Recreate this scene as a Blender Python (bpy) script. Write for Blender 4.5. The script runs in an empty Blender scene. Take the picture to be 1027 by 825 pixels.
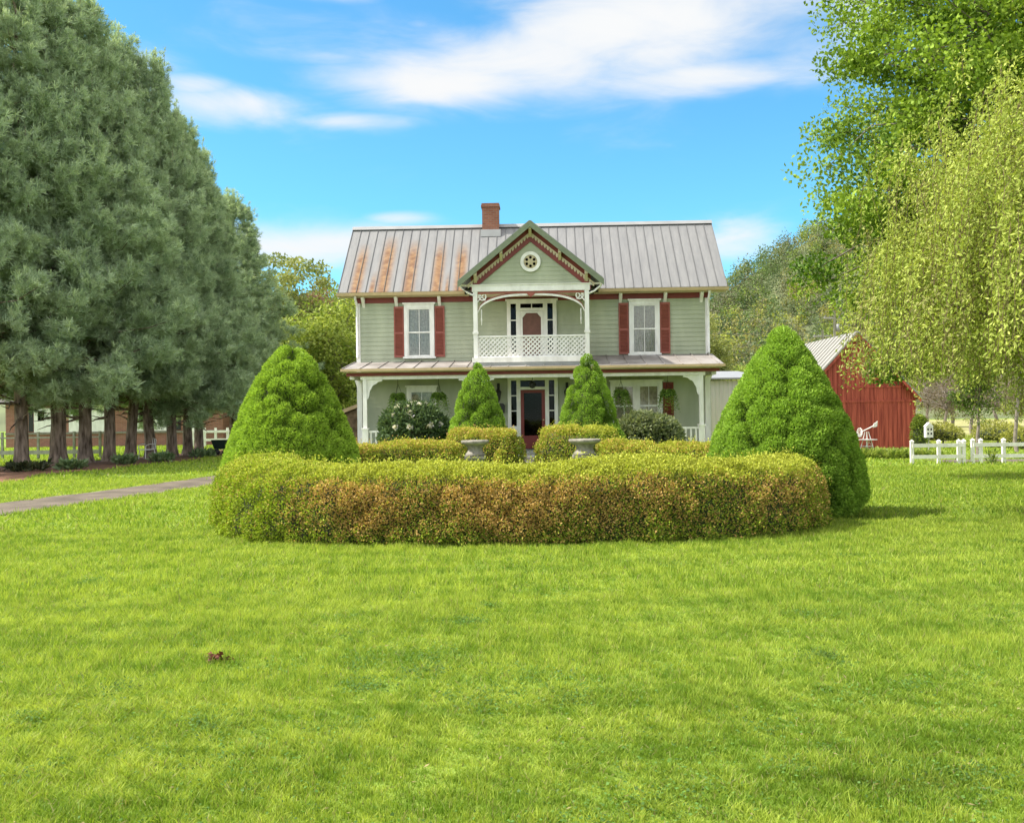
import bpy, math, random
import numpy as np
from mathutils import Matrix, Vector

R = math.radians
rng = np.random.default_rng(7)
random.seed(7)
scene = bpy.context.scene
COL = scene.collection

# ------------------------------------------------------------------ camera, sky, sun, exposure
F = 960.0            # focal length in photograph pixels (1027 wide)
CAM_H = 1.9
cd = bpy.data.cameras.new('camera')
cd.sensor_fit = 'HORIZONTAL'
cd.sensor_width = 36.0
cd.lens = 36.0 * F / 1027.0
cd.clip_end = 5000
cam = bpy.data.objects.new('camera', cd)
COL.objects.link(cam)
cam.matrix_world = Matrix.Translation((0, 0, CAM_H)) @ Matrix.Rotation(math.pi / 2, 4, 'X') @ Matrix.Rotation(R(-0.75), 4, 'Z')
scene.camera = cam

SUN_EL, SUN_AZ = 50.0, -92.0      # azimuth from +Y towards +X
world = bpy.data.worlds.new('World')
scene.world = world
world.use_nodes = True
nt = world.node_tree
nt.nodes.clear()
def wn(t, **kw):
    n = nt.nodes.new(t)
    for k, v in kw.items():
        setattr(n, k, v)
    return n
def wl(a, b): nt.links.new(a, b)
def wmath(op, a, b=None, clamp=False):
    n = wn('ShaderNodeMath', operation=op, use_clamp=clamp)
    for i, v in enumerate((a, b)):
        if v is None: continue
        if isinstance(v, (int, float)): n.inputs[i].default_value = v
        else: wl(v, n.inputs[i])
    return n.outputs[0]
out = wn('ShaderNodeOutputWorld')
bg = wn('ShaderNodeBackground')
bg.inputs['Strength'].default_value = 0.145
sky = wn('ShaderNodeTexSky', sky_type='NISHITA')
sky.sun_disc = False
sky.sun_elevation = R(SUN_EL)
sky.sun_rotation = R(SUN_AZ)
sky.air_density = 1.0
sky.dust_density = 0.3
sky.ozone_density = 2.2
tint = wn('ShaderNodeMix', data_type='RGBA', blend_type='MULTIPLY')
tint.inputs['Factor'].default_value = 1.0
wl(sky.outputs[0], tint.inputs['A'])
tint.inputs['B'].default_value = (0.31, 0.64, 0.72, 1)
tc = wn('ShaderNodeTexCoord')
sep = wn('ShaderNodeSeparateXYZ')
wl(tc.outputs['Generated'], sep.inputs[0])
az = wmath('ARCTAN2', sep.outputs[0], sep.outputs[1])
el = wmath('ARCSINE', sep.outputs[2])
# clouds live in azimuth / elevation on the sky: wisps stretched along the horizon
comb = wn('ShaderNodeCombineXYZ')
wl(wmath('MULTIPLY', az, 5.0), comb.inputs[0])
wl(wmath('MULTIPLY', el, 17.0), comb.inputs[1])
ns = wn('ShaderNodeTexNoise')
ns.inputs['Scale'].default_value = 1.25
ns.inputs['Detail'].default_value = 7
ns.inputs['Roughness'].default_value = 0.55
ns.inputs['Distortion'].default_value = 0.5
wl(comb.outputs[0], ns.inputs['Vector'])
masks = None
def azel(px, py, w, h):
    return math.atan((px - 513.5) / F), math.atan((412 - py) / F), w / F, h / F
CLOUDS = [(500, 62, 210, 42, .8), (670, 35, 190, 62, 1.0), (720, 85, 150, 26, .85), (440, 82, 150, 26, .95), (560, 62, 150, 40, .85), (340, 62, 110, 12, .55),
          (240, 112, 100, 20, .72), (200, 98, 45, 12, .7), (350, 122, 80, 10, .6), (320, 245, 110, 28, .9), (400, 218, 45, 8, .6), (425, 25, 22, 7, .5), (330, 0, 60, 8, .5),
          (740, 245, 60, 22, .7), (860, 20, 60, 90, .6), (120, 80, 70, 18, .6)]
for (px, py, w, h, s) in CLOUDS:
    a0, e0, wa, wh = azel(px, py, w, h)
    u = wmath('DIVIDE', wmath('SUBTRACT', az, a0), wa)
    v = wmath('DIVIDE', wmath('SUBTRACT', el, e0), wh)
    g = wmath('MULTIPLY', wmath('EXPONENT', wmath('MULTIPLY', wmath('ADD', wmath('POWER', wmath('ABSOLUTE', u), 2.0), wmath('POWER', wmath('ABSOLUTE', v), 2.0)), -1.0)), s)
    masks = g if masks is None else wmath('MAXIMUM', masks, g)
# unseen clouds added outside the view, a bright soft fill light
comb2 = wn('ShaderNodeCombineXYZ')
wl(wmath('MULTIPLY', sep.outputs[0], 2.2), comb2.inputs[0])
wl(wmath('MULTIPLY', sep.outputs[1], 2.2), comb2.inputs[1])
wl(wmath('MULTIPLY', sep.outputs[2], 6.0), comb2.inputs[2])
cov = wmath('ADD', wmath('MULTIPLY', masks, 0.88), wmath('MULTIPLY', wmath('SUBTRACT', ns.outputs[0], 0.5), 1.15))
n3 = wn('ShaderNodeTexNoise')
n3.inputs['Scale'].default_value = 1.0
n3.inputs['Detail'].default_value = 6
wl(comb2.outputs[0], n3.inputs['Vector'])
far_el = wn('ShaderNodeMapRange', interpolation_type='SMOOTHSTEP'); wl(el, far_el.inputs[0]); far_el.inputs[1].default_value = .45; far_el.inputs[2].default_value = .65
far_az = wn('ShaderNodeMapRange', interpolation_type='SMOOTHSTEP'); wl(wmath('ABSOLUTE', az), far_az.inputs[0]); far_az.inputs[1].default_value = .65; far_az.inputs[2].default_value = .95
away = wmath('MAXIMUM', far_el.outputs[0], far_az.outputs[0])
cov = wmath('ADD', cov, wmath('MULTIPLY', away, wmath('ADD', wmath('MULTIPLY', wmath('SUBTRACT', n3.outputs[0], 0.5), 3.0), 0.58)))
cr = wn('ShaderNodeMapRange', interpolation_type='SMOOTHERSTEP')
wl(cov, cr.inputs[0])
cr.inputs[1].default_value = 0.02
cr.inputs[2].default_value = 1.02
cm = wn('ShaderNodeMix', data_type='RGBA')
wl(cr.outputs[0], cm.inputs['Factor'])
wl(tint.outputs['Result'], cm.inputs['A'])
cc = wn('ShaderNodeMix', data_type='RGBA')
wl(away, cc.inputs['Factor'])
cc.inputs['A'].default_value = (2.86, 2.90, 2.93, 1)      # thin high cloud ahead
cc.inputs['B'].default_value = (8.2, 7.7, 7.2, 1)         # added fill clouds overhead and behind, out of view
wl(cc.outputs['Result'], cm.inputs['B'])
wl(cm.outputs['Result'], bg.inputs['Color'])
wl(bg.outputs[0], out.inputs[0])

sd = bpy.data.lights.new('sun', 'SUN')
sd.energy = 3.7
sd.angle = R(1.0)
sd.color = (1.0, 0.94, 0.84)
sun = bpy.data.objects.new('sun', sd)
COL.objects.link(sun)
sdir = Vector((math.sin(R(SUN_AZ)) * math.cos(R(SUN_EL)), math.cos(R(SUN_AZ)) * math.cos(R(SUN_EL)), math.sin(R(SUN_EL))))
sun.rotation_euler = sdir.to_track_quat('Z', 'Y').to_euler()

vs = scene.view_settings
vs.view_transform = 'Standard'
vs.look = 'None'
vs.gamma = 1
vs.use_curve_mapping = False
vs.exposure = 1.2
scene.cycles.max_bounces = 6
scene.cycles.diffuse_bounces = 3
scene.cycles.transmission_bounces = 4
scene.cycles.transparent_max_bounces = 8
scene.cycles.use_denoising = True
scene.cycles.denoiser = 'OPENIMAGEDENOISE'
scene.cycles.denoising_input_passes = 'RGB_ALBEDO_NORMAL'
scene.cycles.denoising_prefilter = 'ACCURATE'

# ------------------------------------------------------------------ helpers
def gx(px, d): return (px - 513.5) / F * d
def hor(px): return 412 - 0.01047 * (px - 513.5)
def gd(px, py): return F * CAM_H / (py - hor(px))          # depth of the ground at a pixel
def zz(px, py, d): return CAM_H + (hor(px) - py) / F * d

def tag(o, label=None, cat=None, group=None, kind=None):
    if label: o['label'] = label
    if cat: o['category'] = cat
    if group: o['group'] = group
    if kind: o['kind'] = kind
    return o
def empty(name, loc=(0, 0, 0), rz=0.0, parent=None):
    o = bpy.data.objects.new(name, None)
    o.empty_display_size = 0.2
    COL.objects.link(o)
    o.location = loc
    o.rotation_euler = (0, 0, rz)
    if parent: o.parent = parent
    return o
def link(name, me, mats, parent=None, loc=(0, 0, 0), rz=0.0):
    for m in (mats if isinstance(mats, (list, tuple)) else [mats]):
        me.materials.append(m)
    o = bpy.data.objects.new(name, me)
    COL.objects.link(o)
    o.location = loc
    o.rotation_euler = (0, 0, rz)
    if parent: o.parent = parent
    return o
def children(o): return [c for c in bpy.data.objects if c.parent == o]
def copy_tree(o, parent=None):
    c = o.copy()
    COL.objects.link(c)
    c.parent = parent
    for ch in children(o):
        copy_tree(ch, c)
    return c

class MB:
    def __init__(s): s.v = []; s.f = []; s.m = []; s.sm = []
    def add(s, vs_, fs, mi=0, smooth=False):
        n = len(s.v)
        s.v += [tuple(p) for p in vs_]
        for f in fs:
            s.f.append([i + n for i in f]); s.m.append(mi); s.sm.append(smooth)
        return s
    def box(s, x0, x1, y0, y1, z0, z1, mi=0):
        return s.add([(x0, y0, z0), (x1, y0, z0), (x1, y1, z0), (x0, y1, z0), (x0, y0, z1), (x1, y0, z1), (x1, y1, z1), (x0, y1, z1)],
                     [(0, 3, 2, 1), (4, 5, 6, 7), (0, 1, 5, 4), (1, 2, 6, 5), (2, 3, 7, 6), (3, 0, 4, 7)], mi)
    def bar(s, a, b, w, h, up=(0, 0, 1), mi=0):
        a, b, up = Vector(a), Vector(b), Vector(up)
        d = (b - a).normalized()
        sx = d.cross(up)
        if sx.length < 1e-5: sx = d.cross(Vector((1, 0, 0)))
        sx.normalize(); sz = sx.cross(d).normalized()
        pts = []
        for p in (a, b):
            for (i, j) in ((-1, -1), (1, -1), (1, 1), (-1, 1)):
                pts.append(p + sx * (w / 2 * i) + sz * (h / 2 * j))
        return s.add(pts, [(3, 2, 1, 0), (4, 5, 6, 7), (0, 1, 5, 4), (1, 2, 6, 5), (2, 3, 7, 6), (3, 0, 4, 7)], mi)
    def prism(s, poly, y0, y1, mi=0, axis='y'):
        n = len(poly)
        def P(p, t):
            if axis == 'y': return (p[0], t, p[1])
            if axis == 'x': return (t, p[0], p[1])
            return (p[0], p[1], t)
        vs_ = [P(p, y0) for p in poly] + [P(p, y1) for p in poly]
        fs = [list(range(n)), list(range(2 * n - 1, n - 1, -1))]
        for i in range(n):
            j = (i + 1) % n
            fs.append((i, i + n, j + n, j))
        return s.add(vs_, fs, mi)
    def tube(s, path, radii, n=8, mi=0, cap=True):
        path = [Vector(p) for p in path]
        if isinstance(radii, (int, float)): radii = [radii] * len(path)
        vs_, fs = [], []
        for i, p in enumerate(path):
            d = (path[min(i + 1, len(path) - 1)] - path[max(i - 1, 0)]).normalized()
            ref = Vector((1, 0, 0)) if abs(d.x) < 0.8 else Vector((0, 1, 0))
            a = d.cross(ref).normalized(); b = d.cross(a).normalized()
            for k in range(n):
                t = 2 * math.pi * k / n
                vs_.append(p + (a * math.cos(t) + b * math.sin(t)) * radii[i])
        for i in range(len(path) - 1):
            for k in range(n):
                k2 = (k + 1) % n
                fs.append((i * n + k, i * n + k2, (i + 1) * n + k2, (i + 1) * n + k))
        if cap:
            fs.append(list(range(n)))
            fs.append(list(range(len(path) * n - 1, (len(path) - 1) * n - 1, -1)))
        return s.add(vs_, fs, mi, True)
    def lathe(s, prof, n=24, c=(0, 0, 0), mi=0, flute=0.0, smooth=True):
        vs_, fs = [], []
        for (r, z) in prof:
            for k in range(n):
                t = 2 * math.pi * k / n
                rr = r * (1 + flute * (1 if k % 2 else -1))
                vs_.append((c[0] + rr * math.cos(t), c[1] + rr * math.sin(t), c[2] + z))
        for i in range(len(prof) - 1):
            for k in range(n):
                k2 = (k + 1) % n
                fs.append((i * n + k, i * n + k2, (i + 1) * n + k2, (i + 1) * n + k))
        fs.append(list(range(n - 1, -1, -1)))
        fs.append(list(range((len(prof) - 1) * n, len(prof) * n)))
        return s.add(vs_, fs, mi, smooth)
    def mesh(s, name):
        me = bpy.data.meshes.new(name)
        me.from_pydata(s.v, [], s.f)
        me.polygons.foreach_set('material_index', s.m)
        me.polygons.foreach_set('use_smooth', s.sm)
        me.update()
        return me
    def build(s, name, mats, parent=None, loc=(0, 0, 0), rz=0.0):
        return link(name, s.mesh(name), mats, parent, loc, rz)

def fast_mesh(name, V, k, colors=None):
    """V: (n, k, 3) - n loose faces with k corners; colors (n, 3) -> point attribute leafcol"""
    n = V.shape[0]
    me = bpy.data.meshes.new(name)
    me.vertices.add(n * k)
    me.vertices.foreach_set('co', np.ascontiguousarray(V, dtype=np.float32).ravel())
    me.loops.add(n * k)
    me.loops.foreach_set('vertex_index', np.arange(n * k, dtype=np.int32))
    me.polygons.add(n)
    me.polygons.foreach_set('loop_start', np.arange(0, n * k, k, dtype=np.int32))
    if colors is not None:
        a = me.attributes.new('leafcol', 'FLOAT_COLOR', 'POINT')
        c = np.ones((n, k, 4), dtype=np.float32)
        c[:, :, :3] = colors[:, None, :]
        a.data.foreach_set('color', c.ravel())
    me.update(calc_edges=True)
    return me
def unit(a): return a / np.maximum(np.linalg.norm(a, axis=-1, keepdims=True), 1e-9)
def leaves(C, D, N, L, W, fold=0.15):
    """leaf quads: base C, axis D, normal N, length L, width W"""
    D = unit(D); B = unit(np.cross(D, N)); N2 = np.cross(B, D)
    L = np.broadcast_to(np.asarray(L, float), (len(C),))[:, None]
    W = np.broadcast_to(np.asarray(W, float), (len(C),))[:, None]
    mid = C + D * L * 0.45
    V = np.stack([C, mid + B * W * 0.5 + N2 * W * fold, C + D * L, mid - B * W * 0.5 + N2 * W * fold], 1)
    return V
def rdir(n):
    return unit(rng.normal(size=(n, 3)))
def waves(P, seed, scale, n=6):
    """smooth pseudo noise in about -1..1 at points P"""
    r = np.random.default_rng(seed)
    o = np.zeros(len(P))
    for i in range(n):
        k = unit(r.normal(size=3)) * scale * (0.6 + r.random() * 1.3)
        o += np.sin(P @ k + r.random() * 6.28)
    return o / (n ** 0.5) * 0.75
def merge_foliage(name, quads, qcol, core, mats, parent=None, loc=(0, 0, 0), rz=0.0):
    """one mesh: leaf quads (material 0) and an inner core MB (material 1)"""
    cv = np.array(core.v, dtype=np.float32).reshape(-1, 3) if core else np.zeros((0, 3), np.float32)
    n = len(quads)
    me = bpy.data.meshes.new(name)
    tot = n * 4 + len(cv)
    me.vertices.add(tot)
    me.vertices.foreach_set('co', np.concatenate([quads.reshape(-1, 3).astype(np.float32), cv]).ravel())
    loops = [np.arange(n * 4, dtype=np.int32)]
    starts = np.arange(0, n * 4, 4)
    mi = np.zeros(n, np.int32)
    if core:
        cf = np.concatenate([np.asarray(f, np.int32) for f in core.f]) + n * 4
        ln = np.array([len(f) for f in core.f])
        starts = np.concatenate([starts, n * 4 + np.concatenate([[0], np.cumsum(ln)[:-1]])])
        loops.append(cf.astype(np.int32))
        mi = np.concatenate([mi, np.ones(len(ln), np.int32)])
    loops = np.concatenate(loops)
    me.loops.add(len(loops))
    me.loops.foreach_set('vertex_index', loops)
    me.polygons.add(len(starts))
    me.polygons.foreach_set('loop_start', starts.astype(np.int32))
    me.polygons.foreach_set('material_index', mi)
    a = me.attributes.new('leafcol', 'FLOAT_COLOR', 'POINT')
    c = np.ones((tot, 4), np.float32)
    c[:n * 4, :3] = np.repeat(qcol, 4, axis=0)
    a.data.foreach_set('color', c.ravel())
    me.update(calc_edges=True)
    return link(name, me, mats, parent, loc, rz)

# ------------------------------------------------------------------ materials
def newmat(name):
    m = bpy.data.materials.new(name)
    m.use_nodes = True
    t = m.node_tree
    return m, t, t.nodes['Principled BSDF']
def paint(name, col, var=0.08, rough=0.55, scale=3.0, bump=0.0, bscale=30.0, col2=None, spec=0.35, metal=0.0, stretch=None):
    m, t, b = newmat(name)
    b.inputs['Roughness'].default_value = rough
    b.inputs['Specular IOR Level'].default_value = spec
    b.inputs['Metallic'].default_value = metal
    tcn = t.nodes.new('ShaderNodeTexCoord')
    nz = t.nodes.new('ShaderNodeTexNoise')
    nz.inputs['Scale'].default_value = scale
    nz.inputs['Detail'].default_value = 6
    if stretch:
        mp = t.nodes.new('ShaderNodeMapping'); mp.inputs['Scale'].default_value = stretch
        t.links.new(tcn.outputs['Object'], mp.inputs[0]); t.links.new(mp.outputs[0], nz.inputs['Vector'])
    else:
        t.links.new(tcn.outputs['Object'], nz.inputs['Vector'])
    rp = t.nodes.new('ShaderNodeValToRGB')
    c1 = [c * (1 - var) for c in col]; c2 = [min(1, c * (1 + var)) for c in (col2 or col)]
    rp.color_ramp.elements[0].color = (*c1, 1); rp.color_ramp.elements[0].position = 0.3
    rp.color_ramp.elements[1].color = (*c2, 1); rp.color_ramp.elements[1].position = 0.7
    t.links.new(nz.outputs[0], rp.inputs[0])
    t.links.new(rp.outputs[0], b.inputs['Base Color'])
    if bump:
        n2 = t.nodes.new('ShaderNodeTexNoise'); n2.inputs['Scale'].default_value = bscale; n2.inputs['Detail'].default_value = 5
        t.links.new(tcn.outputs['Object'], n2.inputs['Vector'])
        bp = t.nodes.new('ShaderNodeBump'); bp.inputs['Strength'].default_value = bump; bp.inputs['Distance'].default_value = 0.02
        t.links.new(n2.outputs[0], bp.inputs['Height']); t.links.new(bp.outputs[0], b.inputs['Normal'])
    return m
def leafmat(name, trans=0.35, rough=0.55):
    m, t, b = newmat(name)
    at = t.nodes.new('ShaderNodeAttribute'); at.attribute_name = 'leafcol'
    b.inputs['Roughness'].default_value = rough
    b.inputs['Specular IOR Level'].default_value = 0.14
    t.links.new(at.outputs['Color'], b.inputs['Base Color'])
    tr = t.nodes.new('ShaderNodeBsdfTranslucent')
    mx = t.nodes.new('ShaderNodeMix'); mx.data_type = 'RGBA'; mx.blend_type = 'MULTIPLY'; mx.inputs['Factor'].default_value = 1
    mx.inputs['B'].default_value = (1.0, 1.0, 0.55, 1)
    t.links.new(at.outputs['Color'], mx.inputs['A']); t.links.new(mx.outputs['Result'], tr.inputs[0])
    ms = t.nodes.new('ShaderNodeMixShader'); ms.inputs[0].default_value = trans
    t.links.new(b.outputs[0], ms.inputs[1]); t.links.new(tr.outputs[0], ms.inputs[2])
    t.links.new(ms.outputs[0], t.nodes['Material Output'].inputs[0])
    return m
def glassmat(name, tintc=(1, 1, 1), refl=1.5):
    m, t, b = newmat(name)
    fr = t.nodes.new('ShaderNodeFresnel'); fr.inputs[0].default_value = refl
    tr = t.nodes.new('ShaderNodeBsdfTransparent'); tr.inputs[0].default_value = (*tintc, 1)
    gl = t.nodes.new('ShaderNodeBsdfGlossy'); gl.inputs['Roughness'].default_value = 0.03
    ms = t.nodes.new('ShaderNodeMixShader')
    t.links.new(fr.outputs[0], ms.inputs[0]); t.links.new(tr.outputs[0], ms.inputs[1]); t.links.new(gl.outputs[0], ms.inputs[2])
    t.links.new(ms.outputs[0], t.nodes['Material Output'].inputs[0])
    return m
def brickmat(name, c1, c2, mortar, scale=1.0):
    m, t, b = newmat(name)
    tcn = t.nodes.new('ShaderNodeTexCoord')
    mp = t.nodes.new('ShaderNodeMapping'); mp.inputs['Rotation'].default_value = (R(90), 0, 0)
    t.links.new(tcn.outputs['Object'], mp.inputs[0])
    br = t.nodes.new('ShaderNodeTexBrick')
    br.inputs['Color1'].default_value = (*c1, 1); br.inputs['Color2'].default_value = (*c2, 1); br.inputs['Mortar'].default_value = (*mortar, 1)
    br.inputs['Scale'].default_value = scale; br.inputs['Brick Width'].default_value = 0.21; br.inputs['Row Height'].default_value = 0.072; br.inputs['Mortar Size'].default_value = 0.008
    t.links.new(mp.outputs[0], br.inputs['Vector']); t.links.new(br.outputs[0], b.inputs['Base Color'])
    bp = t.nodes.new('ShaderNodeBump'); bp.inputs['Strength'].default_value = 0.5; bp.inputs['Distance'].default_value = 0.01; bp.invert = True
    t.links.new(br.outputs['Fac'], bp.inputs['Height']); t.links.new(bp.outputs[0], b.inputs['Normal'])
    b.inputs['Roughness'].default_value = 0.85
    return m

M = {}
M['siding'] = paint('siding_paint', (0.355, 0.38, 0.275), 0.09, 0.6, 2.2, col2=(0.385, 0.41, 0.30), stretch=(1, 1, .3))
M['white'] = paint('white_paint', (0.74, 0.715, 0.68), 0.08, 0.55, 5.0, col2=(0.80, 0.78, 0.755), stretch=(1, 1, .4))
M['cream'] = paint('cream_trim', (0.55, 0.47, 0.35), 0.08, 0.6, 5.0)
M['maroon'] = paint('maroon_paint', (0.19, 0.035, 0.03), 0.12, 0.5, 4.0)
M['shutter'] = paint('shutter_paint', (0.29, 0.085, 0.065), 0.10, 0.6, 6.0)
M['tan'] = paint('tan_trim', (0.48, 0.36, 0.20), 0.10, 0.6, 4.0)
M['soffit'] = paint('soffit_paint', (0.55, 0.47, 0.30), 0.08, 0.6, 4.0)
M['rake'] = paint('sage_rake_paint', (0.15, 0.18, 0.115), 0.12, 0.6, 6.0)
M['oldmetal'] = paint('galvanised_metal', (0.24, 0.245, 0.245), 0.1, 0.5, 2.0, metal=0.1)
M['door_wood'] = paint('door_wood', (0.15, 0.06, 0.042), 0.15, 0.45, 8.0)
M['darkroom'] = paint('dark_interior', (0.008, 0.006, 0.005), 0.2, 0.9, 3.0, spec=0.0)
M['curtain'] = paint('lace_curtain', (0.44, 0.43, 0.42), 0.18, 0.9, 14.0)
M['curtain_warm'] = paint('warm_curtain', (0.50, 0.44, 0.32), 0.3, 0.9, 10.0)
M['glass'] = glassmat('window_glass', (0.92, 0.93, 0.92), 1.45)
M['doorglass'] = glassmat('door_glass', (0.8, 0.8, 0.8), 1.2)
M['blackmetal'] = paint('black_iron', (0.02, 0.02, 0.022), 0.2, 0.5, 10.0)
M['brick'] = brickmat('chimney_brick', (0.20, 0.062, 0.035), (0.27, 0.10, 0.055), (0.20, 0.15, 0.12))
M['brick2'] = brickmat('house_brick', (0.24, 0.075, 0.05), (0.32, 0.12, 0.08), (0.30, 0.24, 0.20))
M['stone'] = paint('cast_stone', (0.21, 0.195, 0.16), 0.4, 0.9, 9.0, 0.4, 60)
M['porchfloor'] = paint('porch_floor_paint', (0.26, 0.27, 0.26), 0.1, 0.6, 4.0)
M['bark'] = paint('pine_bark', (0.13, 0.085, 0.062), 0.6, 0.95, 9.0, 1.0, 26, col2=(0.21, 0.16, 0.13), stretch=(1, 1, .25))
M['bark_grey'] = paint('grey_bark', (0.21, 0.18, 0.15), 0.3, 0.9, 8.0, 0.8, 30)
M['barn_red'] = paint('barn_red_paint', (0.27, 0.038, 0.026), 0.22, 0.75, 3.0, col2=(0.40, 0.085, 0.055), stretch=(3, 3, .25))
M['barn_roof'] = paint('barn_roof_metal', (0.27, 0.26, 0.23), 0.1, 0.5, 1.5)
M['leaf'] = leafmat('foliage_leaf', 0.35)
M['needle'] = leafmat('pine_needle', 0.4)
M['grassblade'] = leafmat('grass_blade', 0.45, 0.5)
M['core'] = paint('twig_mass', (0.035, 0.045, 0.018), 0.4, 0.95, 12.0)
M['concrete'] = paint('weathered_wood', (0.30, 0.29, 0.27), 0.2, 0.9, 6.0)

def roofmat():
    m, t, b = newmat('standing_seam_roof')
    L = t.links.new
    tcn = t.nodes.new('ShaderNodeTexCoord'); sp = t.nodes.new('ShaderNodeSeparateXYZ'); L(tcn.outputs['Object'], sp.inputs[0])
    def mth(op, a, c=None, cl=False):
        n = t.nodes.new('ShaderNodeMath'); n.operation = op; n.use_clamp = cl
        for i, v in enumerate((a, c)):
            if v is None: continue
            if isinstance(v, (int, float)): n.inputs[i].default_value = v
            else: L(v, n.inputs[i])
        return n.outputs[0]
    nz = t.nodes.new('ShaderNodeTexNoise'); nz.inputs['Scale'].default_value = 1.6; nz.inputs['Detail'].default_value = 8; nz.inputs['Roughness'].default_value = 0.7
    mp = t.nodes.new('ShaderNodeMapping'); mp.inputs['Scale'].default_value = (3.2, 0.5, 0.5); L(tcn.outputs['Object'], mp.inputs[0]); L(mp.outputs[0], nz.inputs[0])
    tot = None
    for (xc, w, top) in ((-6.5, .21, 8.6), (-5.5, .25, 8.95), (-4.55, .22, 8.75), (-3.5, .21, 8.65), (-2.65, .22, 8.6), (-5.9, .1, 7.3), (-3.1, .08, 7.2)):
        g = mth('EXPONENT', mth('MULTIPLY', mth('POWER', mth('ABSOLUTE', mth('DIVIDE', mth('SUBTRACT', sp.outputs[0], xc), w)), 3.0), -1.0))
        h = mth('MULTIPLY', mth('SUBTRACT', top, sp.outputs[2]), 1.3, True)
        g = mth('MULTIPLY', g, h)
        tot = g if tot is None else mth('ADD', tot, g)
    amt = mth('MULTIPLY', tot, mth('MULTIPLY', mth('SUBTRACT', nz.outputs[0], 0.22), 5.5, True), True)
    front = mth('LESS_THAN', sp.outputs[1], 2.7)
    amt = mth('MULTIPLY', amt, front)
    n2 = t.nodes.new('ShaderNodeTexNoise'); n2.inputs['Scale'].default_value = 5; n2.inputs['Detail'].default_value = 6; L(tcn.outputs['Object'], n2.inputs[0])
    r1 = t.nodes.new('ShaderNodeValToRGB'); r1.color_ramp.elements[0].color = (0.135, 0.137, 0.14, 1); r1.color_ramp.elements[1].color = (0.20, 0.20, 0.197, 1)
    r1.color_ramp.elements[0].position = .3; r1.color_ramp.elements[1].position = .7
    L(nz.outputs[0], r1.inputs[0])
    r2 = t.nodes.new('ShaderNodeValToRGB'); r2.color_ramp.elements[0].color = (0.12, 0.046, 0.010, 1); r2.color_ramp.elements[1].color = (0.24, 0.135, 0.05, 1)
    r2.color_ramp.elements[0].position = .35; r2.color_ramp.elements[1].position = .7
    L(n2.outputs[0], r2.inputs[0])
    mx = t.nodes.new('ShaderNodeMix'); mx.data_type = 'RGBA'; L(amt, mx.inputs['Factor']); L(r1.outputs[0], mx.inputs['A']); L(r2.outputs[0], mx.inputs['B'])
    L(mx.outputs['Result'], b.inputs['Base Color'])
    b.inputs['Roughness'].default_value = 0.55; b.inputs['Metallic'].default_value = 0.0
    return m
M['roof'] = roofmat()
M['seam'] = paint('seam_shadow_tone', (0.13, 0.13, 0.13), 0.15, 0.6, 3.0)  # ribs coloured darker than the roof to stand for their shadow lines
M['porchmetal'] = paint('porch_roof_metal', (0.20, 0.175, 0.16), 0.25, 0.6, 1.2, col2=(0.27, 0.25, 0.235))

def groundmat():
    m, t, b = newmat('lawn_ground')
    L = t.links.new
    tcn = t.nodes.new('ShaderNodeTexCoord')
    def noise(s, d=6):
        n = t.nodes.new('ShaderNodeTexNoise'); n.inputs['Scale'].default_value = s; n.inputs['Detail'].default_value = d
        L(tcn.outputs['Object'], n.inputs[0]); return n.outputs[0]
    r = t.nodes.new('ShaderNodeValToRGB')
    r.color_ramp.elements[0].color = (0.12, 0.20, 0.025, 1); r.color_ramp.elements[0].position = 0.3
    r.color_ramp.elements[1].color = (0.22, 0.30, 0.05, 1); r.color_ramp.elements[1].position = 0.72
    mixn = t.nodes.new('ShaderNodeMix'); mixn.data_type = 'FLOAT'; mixn.inputs['Factor'].default_value = 0.5
    L(noise(0.35), mixn.inputs['A']); L(noise(6.0), mixn.inputs['B'])
    L(mixn.outputs['Result'], r.inputs[0]); L(r.outputs[0], b.inputs['Base Color'])
    bp = t.nodes.new('ShaderNodeBump'); bp.inputs['Strength'].default_value = 0.9; bp.inputs['Distance'].default_value = 0.05
    L(noise(25, 8), bp.inputs['Height']); L(bp.outputs[0], b.inputs['Normal'])
    b.inputs['Roughness'].default_value = 0.9; b.inputs['Specular IOR Level'].default_value = 0.1
    return m
M['ground'] = groundmat()
M['gravel'] = paint('driveway_gravel', (0.115, 0.094, 0.07), 0.4, 0.95, 1.4, 0.8, 40)
M['mulch'] = paint('pine_straw', (0.10, 0.05, 0.03), 0.5, 0.95, 5.0, 1.0, 30, col2=(0.17, 0.085, 0.045))
M['hill'] = paint('hill_soil', (0.10, 0.12, 0.05), 0.3, 0.95, 0.05)

# ------------------------------------------------------------------ ground, driveway, mulch, hill
g = MB()
g.add([(-900, -120, 0), (900, -120, 0), (900, 1500, 0), (-900, 1500, 0)], [(0, 1, 2, 3)])
tag(g.build('lawn_ground', M['ground']), kind='structure')

def strip(name, left, right, z, m):
    mb = MB()
    n = len(left)
    mb.add([(*p, z) for p in left] + [(*p, z) for p in right], [(i, n + i, n + i + 1, i + 1) for i in range(n - 1)])
    return tag(mb.build(name, m), kind='structure')
def drive_center(y):
    # gently curving gravel drive, from the near left past the topiary to the side of the house
    return np.interp(y, [-5, 8, 15, 20.5, 27.5, 34, 45, 60, 75], [-16.5, -13.6, -11.9, -10.55, -8.75, -7.9, -8.3, -9.5, -11])
ys = np.arange(-5, 74, 1.0)
wob = lambda y, s: 0.10 * np.sin(y * 1.3 + s) + 0.06 * np.sin(y * 2.9 + 2 * s)
strip('driveway', [(drive_center(y) - 1.05 + wob(y, 1), y) for y in ys], [(drive_center(y) + 1.05 + wob(y, 4), y) for y in ys], 0.012, M['gravel'])

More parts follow.
